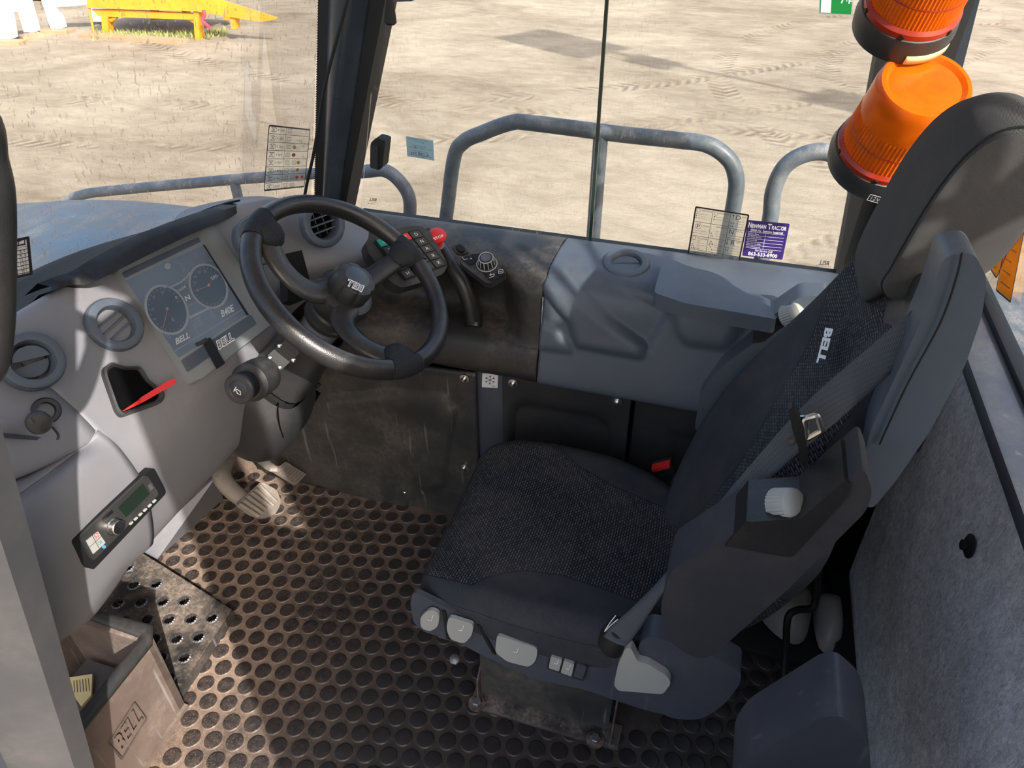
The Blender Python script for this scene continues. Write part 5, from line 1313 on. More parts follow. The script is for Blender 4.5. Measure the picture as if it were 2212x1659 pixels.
for name, pts, g_ in (('front_height_button', [(911, 1326), (932, 1309), (952, 1318), (950, 1346), (932, 1358), (912, 1350)], (930, 1335)),
                  ('cushion_depth_button', [(972, 1325), (1026, 1342), (1022, 1366), (1005, 1384), (975, 1374), (967, 1350)], (996, 1357)),
                  ('height_paddle', [(1076, 1364), (1164, 1393), (1160, 1420), (1145, 1434), (1098, 1422), (1072, 1402)], (1115, 1404))):
    o = tbtn(name, pts); seatglyph(g_[0], g_[1], 6, o, 0.786)
prism('switch_surround', [W(a, b, y=0.797) for a, b in rnd([(1186, 1406), (1272, 1436), (1262, 1470), (1182, 1442)], 4)], (0, -0.003, 0), M['blackp'], trim, bevel=0.001)
for pts, g_ in (([(1192, 1411), (1216, 1419), (1209, 1444), (1187, 1437)], (1202, 1430)), ([(1220, 1420), (1242, 1428), (1236, 1455), (1213, 1447)], (1228, 1441))):
    o = prism('rocker_switch', [W(a, b, y=0.794) for a, b in rnd(pts, 3)], (0, -0.007, 0), M['ltgrey'], trim, bevel=0.0015); seatglyph(g_[0], g_[1], 5, o, 0.7855)
prism('blank_switch', [W(a, b, y=0.794) for a, b in rnd([(1247, 1430), (1268, 1437), (1258, 1464), (1240, 1457)], 3)], (0, -0.004, 0), M['bluedark'], trim, bevel=0.0015)
for (a, b, c, d) in ((955, 1318, 965, 1378), (1030, 1348, 1064, 1410)):
    prism('trim_recess', [W(a, b, y=0.798), W(a+8, b+2, y=.798), W(c+8, d+3, y=.798), W(c, d, y=.798)], (0, -0.0022, 0), M['blk'], trim, bevel=0)
shr = prism('recliner_cover', [W(a, b, y=0.775) for a, b in rnd([(1378, 1392), (1400, 1374), (1440, 1385), (1530, 1412), (1602, 1455), (1598, 1478), (1568, 1520), (1515, 1556), (1440, 1552), (1392, 1500)], 26)], (0, 0.05, 0), M['bluedark'], seat, bevel=0.012, seg=3)
prism('recliner_lever', [W(a, b, y=0.760) for a, b in rnd([(1350, 1402), (1362, 1399), (1378, 1430), (1400, 1435), (1440, 1460), (1450, 1476), (1432, 1500), (1335, 1492), (1326, 1480), (1334, 1440)], 8)], (0, 0.018, 0), M['ltgrey'], seat, bevel=0.004)
# pedestal
base = thing('seat_pedestal', 'dusty black steel box pedestal bolted to the floor under the seat', 'pedestal', (-0.18, 1.06, 0))
prism('pedestal_box', [V((-0.325, 0.86, 0.0)), V((-0.035, 0.86, 0.0)), V((-0.035, 0.86, 0.30)), V((-0.325, 0.86, 0.30))], (0, 0.38, 0), M['dustyblack'], base, bevel=0.004)
prism('front_plate', [V((-0.335, 0.848, 0.045)), V((-0.03, 0.848, 0.045)), V((-0.03, 0.848, 0.29)), V((-0.335, 0.848, 0.29))], (0, 0.01, 0), M['worn'], base, bevel=0.002)
box('base_flange', (-0.18, 0.855, 0.006), (0.36, 0.06, 0.012), M['dustyblack'], base, bevel=0.003)
for (px, py) in ((1030, 1520), (1285, 1598)):
    p = W(px, py, z=0.014)
    lathe('washer', [(0.021, 0), (0.021, 0.003), (0.012, 0.003)], p, (0, 0, 1), M['rusty'], base, seg=20)
    lathe('bolt_head', [(0.0125, 0.003), (0.0125, 0.012), (0.010, 0.014), (0.001, 0.014)], p, (0, 0, 1), M['steel'], base, seg=6, smooth=False)
prism('pedestal_bracket', [V((-0.34, 0.84, 0.01)), V((-0.34, 0.84, 0.10)), V((-0.33, 0.87, 0.2)), V((-0.33, 0.87, 0.01))], (-0.004, 0, 0), M['rusty'], base, bevel=0.001)
prism('pedestal_bracket', [V((-0.022, 0.83, 0.01)), V((-0.022, 0.84, 0.22)), V((-0.022, 0.87, 0.24)), V((-0.022, 0.87, 0.01))], (0.004, 0, 0), M['rusty'], base, bevel=0.001)
tube('slide_rail', [V((-0.42, 0.83, 0.275)), V((0.1, 0.83, 0.265))], 0.011, M['dustyblack'], base, 8)
lathe('rail_bolt', [(0.012, 0), (0.012, 0.008), (0.006, 0.012)], W(983, 1425, y=0.82), (0, -0.4, 1), M['steel'], base, seg=6)

# ------------------------------------------------------------------ things behind and beside the seat
o = tube('bent_lever', cr([W(1768, 1215, y=1.18), W(1764, 1270, y=1.18), W(1756, 1312, y=1.17), W(1722, 1318, y=1.15), W(1702, 1335, y=1.13), W(1698, 1400, y=1.12), W(1694, 1482, y=1.08), W(1712, 1512, y=1.06), W(1738, 1532, y=1.04), W(1750, 1570, y=1.02)], 5), 0.0085, M['blk'], None, 12)
tag(o, 'bent black lever rod behind the seat next to the carpeted wall', 'lever')
def bag(pts, lab, z0):
    P0 = [W(a, b, z=z0) for a, b in pts]; c = sum(P0, V())/len(P0)
    random.seed(3); rws = []
    for k in range(6):
        t = k/5; s = math.cos(t*math.pi/2*0.96); rws.append([c+(p-c)*(s*(0.95+0.1*random.random()))+V((0, 0, 0.075*math.sin(t*math.pi/2))) for p in P0])
    Gd = [cr(r, 4, closed=True) for r in rws]
    bm = bmesh.new(); Vt = add_grid(bm, Gd, closed_u=True); bm.faces.new(Vt[-1]); bm.faces.new(Vt[0][::-1]); o = finish(bm, 'plastic_bag', M['plasticbag']); tag(o, lab, 'bag')
bag([(1640, 1330), (1665, 1290), (1740, 1285), (1752, 1320), (1735, 1385), (1690, 1385)], 'crumpled grey plastic bag on the floor between seat and bent lever', 0.03)
bag([(1756, 1305), (1800, 1300), (1812, 1330), (1812, 1400), (1770, 1400)], 'crumpled grey plastic bag against the foot of the carpeted wall', 0.03)
o = box('floor_box', (0.33, 1.27, 0.012), (0.30, 0.20, 0.02), M['blk'], bevel=0.003); tag(o, 'low black plate on the floor behind the seat', 'plate')
ts = thing('trainer_seat', 'dark blue plastic end of the folded trainer seat at the bottom right', 'seat', W(1760, 1650, y=0.62))
prism('end_cover', [W(a, b, y=0.60) for a, b in rnd([(1575, 1690), (1610, 1640), (1780, 1548), (1815, 1545), (1868, 1590), (1882, 1650), (1882, 1760), (1600, 1760)], 24)], (0, 0.10, 0), M['bluedark'], ts, bevel=0.018, seg=3)

# ------------------------------------------------------------------ step plate, storage box, pedals
ux, uy = V((1, 0, 0)), V((0, 1, 0)); pz = 0.035
def f2(px, py, z=pz): p = W(px, py, z=z); return (p.x, p.y)
outl = [f2(296, 1188), f2(502, 1318), f2(367, 1522), f2(330, 1545), f2(140, 1420), f2(150, 1250)]
holes = []
for (a, b) in ((590, 738), (515, 820), (618, 818), (718, 815), (437, 907), (545, 904), (650, 900), (750, 897), (848, 893), (575, 985), (678, 982), (778, 979), (880, 976), (975, 970), (714, 1070), (813, 1067), (913, 1058), (742, 1157), (848, 1152), (778, 1250)):
    x, y = f2(a*0.4695, 880+b*0.4695)
    holes.append([(x+(0.0155-0.003*(k % 2))*math.cos(2*math.pi*k/28), y+(0.0155-0.003*(k % 2))*math.sin(2*math.pi*k/28)) for k in range(28)])
stp = thing('step_plate', 'black perforated steel step plate with serrated round holes', 'step', (outl[1][0], outl[1][1], 0))
holed_plate('perforated_sheet', outl, holes, (0, 0, pz), ux, uy, 0.003, M['dustyblack'], stp)
for h_ in holes:
    c = sum((V((a, b, 0)) for a, b in h_), V())/len(h_)
    bm = bmesh.new()
    r0 = [bm.verts.new((c.x+(0.0175)*math.cos(2*math.pi*k/28), c.y+0.0175*math.sin(2*math.pi*k/28), pz+0.0012)) for k in range(28)]
    r1 = [bm.verts.new((a, b, pz+0.0045)) for a, b in h_]; r2 = [bm.verts.new((a, b, pz-0.004)) for a, b in h_]
    for k in range(28):
        q = (k+1) % 28; bm.faces.new((r0[k], r0[q], r1[q], r1[k])); bm.faces.new((r1[k], r1[q], r2[q], r2[k]))
    finish(bm, 'hole_rim', M['steel'], stp, smooth=False)
prism('folded_edge', [V((outl[0][0], outl[0][1], pz)), V((outl[1][0], outl[1][1], pz)), V((outl[1][0], outl[1][1], 0.0)), V((outl[0][0], outl[0][1], 0.0))], (0, -0.003, 0), M['dustyblack'], stp, bevel=0)
prism('folded_edge', [V((outl[1][0], outl[1][1], pz)), V((outl[2][0], outl[2][1], pz)), V((outl[2][0], outl[2][1], 0.0)), V((outl[1][0], outl[1][1], 0.0))], (-0.003, 0, 0), M['dustyblack'], stp, bevel=0)
# storage box
bxo = thing('storage_box', 'open dusty moulded storage box beside the perforated step plate', 'box', (-1.1, 0.5, 0))
X0, X1, Y0, Y1, ZB = -1.26, -1.005, 0.20, 0.63, 0.30
def wall4(name, pts, off): return prism(name, pts, off, M['boxm'], bxo, bevel=0.003)
M['boxm'] = plastic('dusty_moulded_box', srgb(92, 80, 74), 0.55, 120, 0.4, 0.8, (0.42, 0.34, 0.29, 1), 5, scratch=0.5)
fw = wall4('front_wall', [V((X1, Y0, 0.0)), V((X1-0.01, Y1, 0.0)), V((X1, Y1, ZB-.01)), V((X1, Y0, ZB-.01))], (-0.018, 0, 0))
wall4('back_wall', [V((X0, Y0, 0.0)), V((X0, Y1, 0.0)), V((X0, Y1, ZB-.01)), V((X0, Y0, ZB-.01))], (0.018, 0, 0))
wall4('far_wall', [V((X0, Y1, 0.0)), V((X1-.01, Y1, 0.0)), V((X1, Y1, ZB-.01)), V((X0, Y1, ZB-.01))], (0, -0.018, 0))
wall4('bottom', [V((X0, Y0, 0.001)), V((X1, Y0, 0.001)), V((X1, Y1, 0.001)), V((X0, Y1, 0.001))], (0, 0, 0.012))
tube('rim', [V((X1+.002, Y0, ZB)), V((X1+.002, Y1-.02, ZB)), V((X1-.012, Y1+.002, ZB)), V((X0, Y1+.002, ZB)), V((X0, Y0, ZB))], 0.017, M['blackp'], bxo, 10, flat=(0.7, 1), up=(0, 0, 1))
box('inner_liner', (-1.13, 0.45, 0.15), (0.16, 0.30, 0.012), M['steel'], bxo, bevel=0.002)['label'] = 'grey inner tray'
fr = Frame(V((X1+.0005, 0.40, 0.07)), V((X1+.0005, 0.56, 0.07)), V((X1+.0005, 0.40, 0.14)))
fr = Frame(W(262, 1632, x=X1+.0012), W(310, 1555, x=X1+.0012), W(240, 1605, x=X1+.0012))
text_on('moulded_lettering', fr, 'BELL', 0, 0, 1, 1, M['boxm'], fw, h=0.0015, bold=0.04, shear=0.25)
lines_on('moulded_outline', fr, [((-.06, -.15), (1.06, -.15)), ((1.06, -.15), (1.06, 1.15)), ((1.06, 1.15), (-.06, 1.15)), ((-.06, 1.15), (-.06, -.15))], 0.0022, M['dustyblack'], fw, h=0.001)
o = prism('notepad', [W(a, b, z=0.165) for a, b in ((150, 1468), (202, 1460), (200, 1505), (178, 1530), (150, 1490))], (0, 0, 0.008), M['paper'], None, bevel=0); tag(o, 'yellow ruled notepad lying inside the storage box', 'notepad')
nf = Frame(W(155, 1500, z=.1735), W(200, 1495, z=.1735), W(152, 1470, z=.1735))
lines_on('ruled_line', nf, [((k/7, 0.1), (k/7+.02, 0.98)) for k in range(1, 7)], 0.0012, M['bluedark'], o, h=0.0002)
# pedals
bp_ = thing('brake_pedal', 'dusty grey cast brake pedal with ribbed pad', 'pedal', W(555, 1095, z=0.0))
pn = V((0.75, 0, 0.66)).normalized(); pc = W(558, 1078, z=0.13)
def pw(px, py, h=0): return W(px, py, n=pn, p=pc+pn*h)
armp = cr([W(492, 985, x=-1.30), W(478, 1020, x=-1.26), W(492, 1050, x=-1.22), pw(530, 1082, -0.02), pw(552, 1085, -0.012)], 6)
tube('pedal_arm', armp, [0.030-0.008*k/len(armp) for k in range(len(armp))], M['cast'], bp_, 14, flat=(0.7, 1))
prism('pedal_pad', [pw(a, b, 0.002) for a, b in rnd([(512, 1088), (564, 1040), (598, 1058), (608, 1085), (596, 1110), (572, 1120), (545, 1112)], 9)], -pn*0.014, M['cast'], bp_, bevel=0.003)
for k in range(6):
    t = (k+0.4)/6; a = (512+52*t, 1090-48*t); b = (560+46*t, 1122-44*t+(6 if k > 3 else 0))
    tube('pad_rib', [pw(a[0]+2, a[1]+1, 0.003), pw(b[0]-4, b[1]-4, 0.003)], 0.0055, M['cast'], bp_, 8)
ac = thing('accelerator_pedal', 'small ribbed grey accelerator pedal right of the brake pedal', 'pedal', W(625, 1030, z=0.0))
qc = W(628, 1018, z=0.09)
def qw(px, py, h=0): return W(px, py, n=pn, p=qc+pn*h)
prism('pedal_pad', [qw(a, b, 0.0) for a, b in rnd([(592, 1017), (617, 997), (662, 1024), (640, 1047)], 4)], -pn*0.012, M['cast'], ac, bevel=0.002)
for k in range(8):
    t = (k+.5)/8; tube('pad_rib', [qw(594+46*t, 1018+28*t, .0015), qw(618+43*t, 999+26*t, .0015)], 0.003, M['cast'], ac, 8)
tube('pedal_arm', cr([W(540, 960, x=-1.34), W(556, 985, x=-1.30), qw(585, 1010, -.015), qw(605, 1014, -.012)], 5), 0.016, M['cast'], ac, 12, flat=(0.6, 1))
# stalk and shroud details
sk_c = W(522, 838, y=0.955)
stk = thing('horn_stalk', 'thick black column stalk with a ribbed end and white horn symbol', 'stalk', sk_c)
p0 = W(514, 842, y=0.84); p1 = W(574, 806, y=0.935); ax_ = (p0-p1).normalized(); L = (p0-p1).length
def stk_r(i): return 1.0-0.03*(i % 2)
lathe('stalk_body', [(0.030, 0), (0.036, 0.008), (0.038, L*0.30), (0.038, L*0.60), (0.031, L*0.68)], p1, ax_, M['blackp'], stk, seg=36)
lathe('ribbed_grip', [(0.0265, L*0.68), (0.027, L*0.93)], p1, ax_, M['blk'], stk, seg=72, ripple=stk_r)
lathe('end_cap', [(0.0285, L*0.90), (0.029, L*0.97), (0.026, L*1.0), (0.018, L*1.005), (0.0165, L*0.99), (0.0155, L*0.995), (0.001, L*0.997)], p1, ax_, M['blackp'], stk, seg=40)
hc = p1+ax_*(L*0.9985)
def hw_(px, py): return W(px, py, n=ax_, p=hc)
tube('horn_symbol', [hw_(a, b) for a, b in ((509, 842), (513, 850), (520, 853), (519, 846), (512, 841))], 0.0008, M['white'], stk, 6, closed=True)
tube('horn_symbol', [hw_(a, b) for a, b in ((505, 845), (510, 836))], 0.0010, M['white'], stk, 6)
def lower(px, py, y=0.93): return W(px, py, y=y)
cn = V((0.55, -0.72, 0.42)).normalized(); cc = W(612, 772, y=0.96)
def cw(px, py, h=0): return W(px, py, n=cn, p=cc+cn*h)
pl_ = prism('cover_plate', [cw(a, b, 0.0) for a, b in rnd([(577, 768), (618, 733), (648, 762), (607, 800)], 4)], -cn*0.012, M['blk'], cl, bevel=0.0015)
prism('plate_window', [cw(a, b, 0.001) for a, b in ((589, 772), (617, 749), (636, 765), (606, 790))], -cn*0.001, M['blk'], pl_, bevel=0)
for (a, b) in ((583, 774), (604, 747), (634, 778), (604, 795)):
    lathe('plate_screw', [(0.0042, 0), (0.0042, 0.002), (0.002, 0.003)], cw(a, b, 0.0), cn, M['chrome'], pl_, seg=12)
# ------------------------------------------------------------------ stickers and small things on the glass and pillars
def sticker(name, label, bl, br, tl, mat='decalwhite', y=None, n=None, p=None, border=None, r=.03, th=0.0006, cat='sticker'):
    kw = dict(y=y) if y is not None else dict(n=n, p=p)
    f = Frame(W(*bl, **kw), W(*br, **kw), W(*tl, **kw))
    t = thing(name, label, cat, f(0.5, 0.5))
    ru, rv = r, r*f.W/f.H
    if border and mat in ('decalwhite', 'amberfilm'):
        bu, bv = 0.0035/f.W, 0.0035/f.H
        bm = bmesh.new(); A = rrect(0, 0, 1, 1, ru, rv); B = rrect(bu, bv, 1-bu, 1-bv, ru*.6, rv*.6)
        va = [bm.verts.new(f(*q, th)) for q in A]; vb = [bm.verts.new(f(*q, th)) for q in B]
        for i in range(len(va)): bm.faces.new((va[i], va[(i+1) % len(va)], vb[(i+1) % len(va)], vb[i]))
        finish(bm, 'border_frame', M[border], t, smooth=False, solid=0.0004)
        poly_frame('sheet', f, B, th*.2, 0.0003, M[mat], t)
        return t, f
    poly_frame('border_sheet' if border else 'sheet', f, rrect(0, 0, 1, 1, ru, rv), 0, th, M[border or mat], t)
    if border:
        bu, bv = 0.0045/f.W*0.5, 0.0045/f.H*0.5
        poly_frame('sheet', f, rrect(bu, bv, 1-bu, 1-bv, ru*.7, rv*.7), th, 0.0003, M[mat], t)
    return t, f
HD = 0.0011
yg = 1.616
t, f = sticker('control_decal', 'cream decal with a grid of control symbols on the side window', (1485, 548), (1597, 567), (1502, 445), y=1.632, border='ink')
def clearfilm():
    m = NT('clear_printed_film'); t_ = m.t
    tr = m.n('ShaderNodeBsdfTransparent', {0: (0.97, 0.95, 0.9, 1)}); di = m.n('ShaderNodeBsdfTranslucent', {0: (0.8, 0.74, 0.64, 1)})
    mx = m.n('ShaderNodeMixShader', {0: 0.22}); t_.links.new(tr.outputs[0], mx.inputs[1]); t_.links.new(di.outputs[0], mx.inputs[2]); t_.links.new(mx.outputs[0], m.out.inputs[0])
    return m.m
M['decalclear'] = clearfilm()
for o in t.children:
    if o.name.startswith('sheet'): o.data.materials[0] = M['decalclear']
gl = [((.34, .12), (.34, .97)), ((.665, .06), (.665, .97)), ((.03, .70), (.665, .70)), ((.03, .41), (.665, .41)), ((.03, .12), (.97, .12)), ((.665, .67), (.97, .67)), ((.665, .44), (.97, .44))]
lines_on('grid_lines', f, gl, 0.0009, M['ink'], t, HD)
for s, a in (('D', (.77, .86, .86, .95)), ('N', (.70, .56, .78, .65)), ('R', (.77, .34, .85, .43)), ('P', (.09, .58, .15, .65)),
             ('IGNITION ON / ENGINE START', (.13, .92, .33, .95)), ('IGNITION OFF / ENGINE SHUT DOWN', (.45, .92, .65, .95)), ('DRIVE', (.88, .92, .96, .94)), ('PARK BRAKE', (.2, .62, .32, .65)),
             ('DIFFERENTIAL LOCK', (.45, .64, .65, .67)), ('WINDSCREEN WIPER', (.13, .35, .33, .38)), ('I-TIP', (.5, .36, .62, .38)), ('NEUTRAL', (.83, .62, .96, .64)), ('REVERSE', (.87, .40, .97, .42)),
             ('Engine off', (.08, .85, .24, .87)), ('Ignition on', (.08, .81, .22, .83)), ('Engine running', (.08, .77, .26, .79)), ('Automatic park brake', (.06, .51, .3, .53)), ('Park brake applied', (.06, .46, .3, .48)),
             ('Off', (.15, .30, .2, .32)), ('Wash wipe', (.15, .26, .28, .28)), ('Intermittent', (.15, .22, .3, .24)), ('Low', (.15, .18, .2, .20)), ('High', (.15, .14, .21, .16)),
             ('Engine Shut down', (.4, .84, .62, .86)), ('Ignition off required', (.4, .79, .64, .81)), ('Off', (.46, .55, .5, .57)), ('Stage 1 active', (.46, .50, .62, .52)), ('Stage 2 active', (.46, .45, .62, .47)),
             ('I-Tip Off', (.48, .30, .58, .32)), ('Float / Hold', (.48, .26, .62, .28)), ('Lower', (.48, .22, .56, .24)), ('Lower / Raise', (.48, .17, .62, .19)),
             ('Range Off', (.8, .82, .94, .84)), ('Range Up', (.8, .77, .94, .79)), ('Range Dn', (.8, .71, .94, .73)), ('Neutral not selected', (.73, .52, .96, .54)), ('Neutral selected', (.73, .47, .92, .49)),
             ('Range Off', (.8, .31, .94, .33)), ('Range Up', (.8, .26, .94, .28)), ('Range Dn', (.8, .21, .94, .23)), ('Push button to change range', (.69, .15, .96, .17)),
             ('Light Off    Light Flashing    Light On', (.1, .05, .6, .08))):
    text_on('lettering', f, s, *a, M['ink'], t, h=HD)
tube_pts = lambda cx, cy, r, n=10: [f(cx+r*math.cos(2*math.pi*k/n), cy+r*1.1*math.sin(2*math.pi*k/n), HD) for k in range(n)]
for (a, b, r) in ((.07, .93, .035), (.4, .92, .035), (.12, .615, .055), (.07, .36, .035)):
    tube('symbol_ring', tube_pts(a, b, r), 0.0004, M['ink'], t, 6, closed=True)
lines_on('arrows', f, [((.72, .86), (.72, .95)), ((.70, .92), (.72, .95)), ((.74, .92), (.72, .95)), ((.70, .34), (.70, .43)), ((.68, .37), (.70, .34)), ((.72, .37), (.70, .34)), ((.80, .04), (.86, .04)), ((.80, .09), (.86, .09)), ((.80, .04), (.80, .09)), ((.86, .04), (.86, .09)), ((.83, .04), (.83, .09)), ((.38, .30), (.40, .36)), ((.40, .36), (.45, .28)), ((.45, .28), (.38, .30))], 0.0010, M['ink'], t, HD)
for (a, b) in ((.05, .85), (.05, .81), (.05, .77), (.04, .46), (.38, .84), (.38, .79), (.38, .50), (.38, .45), (.41, .45), (.70, .77), (.74, .77), (.70, .71), (.74, .71), (.7, .47), (.70, .26), (.74, .26), (.70, .21), (.74, .21), (.06, .22), (.06, .18), (.09, .18), (.06, .14), (.09, .14), (.12, .14), (.38, .26), (.41, .22), (.44, .17)):
    poly_frame('led_mark', f, [(a-.007, b-.003), (a+.007, b-.003), (a+.007, b+.022), (a-.007, b+.022)], HD, 0.0002, M['ink'], t)
t, f = sticker('service_sticker', 'purple service sticker with white print on the side window', (1603, 552), (1690, 561), (1616, 475), y=1.632, mat='purple')
for s, a, b_ in (('N', (.03, .80, .11, .95), .03), ('EWMAN', (.12, .80, .46, .91), .03), ('T', (.50, .80, .59, .95), .03), ('RACTOR', (.60, .80, .95, .91), .03), ('2000 Hr. Service Interval', (.1, .70, .88, .77), .01),
             ('Service Date', (.06, .62, .32, .66), 0), ('Hr. Meter Reading', (.06, .53, .40, .57), 0), ('Serviced By', (.06, .44, .30, .48), 0), ('Next Service Due', (.06, .35, .40, .39), 0), ('Next PM Interval', (.06, .26, .40, .30), 0),
             ('For Service Call', (.30, .16, .72, .22), .01), ('863-533-8900', (.14, .03, .86, .14), .02)):
    text_on('lettering', f, s, *a, M['white'], t, h=0.0008, bold=b_)
lines_on('form_lines', f, [((.05, y_), (.93, y_)) for y_ in (.685, .595, .505, .415, .325, .24)]+[((.48, .24), (.48, .66))], 0.0006, M['white'], t, h=0.0007)
t, f = sticker('exit_sticker', 'green and white escape sticker at the top edge of the side window', (1768, 30), (1841, 34), (1771, -30), y=1.632, mat='green', border='ltgrey')
poly_frame('white_field', f, [(.06, .06), (.36, .06), (.36, .94), (.06, .94)], HD, .0002, M['decalwhite'], t)
text_on('lettering', f, '71', .62, .42, .9, .8, M['white'], t, h=HD)
text_on('lettering', f, '\u00b7TE', .7, .5, .98, .62, M['white'], t, h=HD)
t, f = sticker('blue_service_note', 'small pale blue service note on the front side window', (880, 337), (938, 347), (877, 294), y=1.616, mat='paperblue', r=.01)
for s, a, m_ in (('NEXT OIL CHANGE DUE', (.08, .88, .8, .95), 'inkgrn'), ('863-533', (.34, .78, .66, .84), 'inkgrn'), ('THIS SERVICE WAS', (.24, .58, .76, .64), 'inkgrn'), ('OPEN X DONE IN OPERATION', (.08, .47, .96, .53), 'inkgrn'), ('NEXT SERVICE DUE', (.24, .32, .76, .38), 'inkgrn'), ('6,188 hrs', (.14, .14, .80, .30), 'ink'), ('THANK YOU', (.36, .04, .66, .10), 'inkgrn')):
    text_on('lettering', f, s, *a, M[m_], t, h=0.0008, flip=True)
lines_on('form_lines', f, [((.08, .13), (.92, .13)), ((.3, .46), (.36, .58)), ((.36, .46), (.3, .58))], 0.0006, M['ink'], t, h=.0008)
# glass maker's marks
def gmark(px, py, s, lab):
    f = Frame(W(px, py, y=1.632 if px > 1300 else 1.616), W(px+20*s, py+2*s, y=1.632 if px > 1300 else 1.616), W(px+1, py-9*s, y=1.632 if px > 1300 else 1.616))
    t = thing('glass_mark', lab, 'marking', f(.5, .5))
    text_on('lettering', f, 'BELL', 0, 0.1, 1, 1, M['ink'], t, h=.0004, flip=True, bold=.02)
    text_on('lettering', f, 'EQUIPMENT CO', -.25, -.35, 1.2, -.1, M['ink'], t, h=.0004, flip=True)
    text_on('lettering', f, 'TEMPERED 43R', -.1, -.85, .9, -.6, M['ink'], t, h=.0004, flip=True)
gmark(1768, 572, 1.1, 'small dark mirrored print in the lower right corner of the side window')
gmark(797, 434, .8, 'small dark mirrored print low on the front side window beside the pillar')
# windscreen table
wn_ = V((1, 0.12, -0.23)).normalized(); wpt = V((wsx(1.4, 1.05), 1.4, 1.05))+V((0.02, 0, 0))
t, f = sticker('load_table_sticker', 'tall white sticker with eight rows of symbols on the windscreen', (569, 413), (657, 404), (580, 269), n=wn_, p=wpt, border='ink')
for o in t.children:
    if o.name.startswith('sheet'): o.data.materials[0] = M['decalclear']
lines_on('grid_lines', f, [((.02, k/8), (.98, k/8)) for k in range(1, 8)]+[((.39, .02), (.39, .98))], 0.0010, M['ink'], t, HD)
for k in range(8):
    v0 = 1-(k+1)/8
    lines_on('row_symbol', f, [((.06, v0+.03), (.15, v0+.095)), ((.06, v0+.095), (.15, v0+.03)), ((.06, v0+.03), (.15, v0+.03)), ((.06, v0+.095), (.15, v0+.095)), ((.17, v0+.03), (.17, v0+.095))], 0.0009, M['ink'], t, HD)
    text_on('lettering', f, ('< 10%', '< 20%', '< 30%', '< 50%', '< 70%', '< 80%', '> 90%', '100%')[k], .2, v0+.04, .35, v0+.08, M['bluedark'], t, h=HD)
    for q in range(1 if k < 4 else 2):
        u_ = .43+q*.17
        lines_on('box_symbol', f, [((u_, v0+.035), (u_+.09, v0+.035)), ((u_+.09, v0+.035), (u_+.09, v0+.09)), ((u_+.09, v0+.09), (u_, v0+.09)), ((u_, v0+.09), (u_, v0+.035)), ((u_+.03, v0+.06), (u_+.06, v0+.06))], 0.0009, M['ink'], t, HD)
    for q, mn in {2: [(.62, 'inkyel')], 3: [(.62, 'inkred')], 4: [(.76, 'inkyel')], 5: [(.76, 'inkor')], 6: [(.76, 'inkred'), (.9, 'inkred')]}.get(k, []):
        poly_frame('warning_dot', f, [(q+.045*math.cos(2*math.pi*i/16), v0+.062+.03*math.sin(2*math.pi*i/16)) for i in range(16)], HD, .0003, M[mn], t)
# speed table at the left edge
sf = dict(n=V((1, -0.9, -0.2)).normalized(), p=W(50, 560, y=0.60))
t, f = sticker('speed_table_sticker', 'white sticker with a table of speeds at the left edge of the windscreen', (-40, 618), (71, 592), (-52, 534), border='ink', **sf)
lines_on('grid_lines', f, [((.02, k/10), (.98, k/10)) for k in range(1, 8)]+[((.42, .02), (.42, .72)), ((.70, .02), (.70, .72))], 0.0007, M['ink'], t, HD)
for k, (a, b) in enumerate((('3.7', '2.9'), ('10', '6.3'), ('19', '11.7'), ('21', '13.5'), ('36', '22.2'), ('49', '30.2'), ('50', '31.1'))):
    text_on('lettering', f, b, .78, .63-k*.1+.0, .90, .69-k*.1, M['ink'], t, h=HD); text_on('lettering', f, a, .56, .63-k*.1, .66, .69-k*.1, M['ink'], t, h=HD)
text_on('lettering', f, 'MAX Mph', .72, .735, .97, .785, M['ink'], t, h=HD); text_on('lettering', f, 'Km/h', .5, .735, .66, .785, M['ink'], t, h=HD)
lines_on('book_symbol', f, [((.66, .84), (.66, .95)), ((.66, .84), (.78, .83)), ((.78, .83), (.90, .84)), ((.90, .84), (.90, .95)), ((.66, .95), (.78, .93)), ((.78, .93), (.90, .95)), ((.78, .83), (.78, .93)), ((.64, .82), (.92, .82))], 0.0009, M['ink'], t, HD)
def amberfilm():
    m = NT('amber_printed_film'); t_ = m.t
    tr = m.n('ShaderNodeBsdfTransparent', {0: (0.95, 0.62, 0.12, 1)}); di = m.n('ShaderNodeBsdfDiffuse', {0: (0.75, 0.36, 0.05, 1)})
    mx = m.n('ShaderNodeMixShader', {0: 0.45}); t_.links.new(tr.outputs[0], mx.inputs[1]); t_.links.new(di.outputs[0], mx.inputs[2]); t_.links.new(mx.outputs[0], m.out.inputs[0])
    return m.m
M['amberfilm'] = amberfilm()
# warning decals on the rear window
for pts, lab, nm in (([(2124, 575), (2150, 640), (2215, 470), (2190, 395)], 'amber warning decal on the rear window just behind the belt column', 'a'), ([(2154, 565), (2182, 655), (2250, 470), (2222, 390)], 'amber warning decal at the right edge of the rear window', 'b')):
    if nm == 'a': bl, br, tl = (2124, 556), (2153, 603), (2180, 420)
    else: bl, br, tl = (2152, 628), (2184, 655), (2200, 380)
    t, f = sticker('warning_decal', lab, bl, br, tl, n=(1, 0, 0), p=(0.594, 0, 0), mat='amberfilm', border='ink', cat='sticker', r=.05)
    lines_on('warning_print', f, [((.2, .1+.1*k), (.8-.1*(k % 3), .1+.1*k)) for k in range(8)], 0.0016, M['ink'], t, HD)
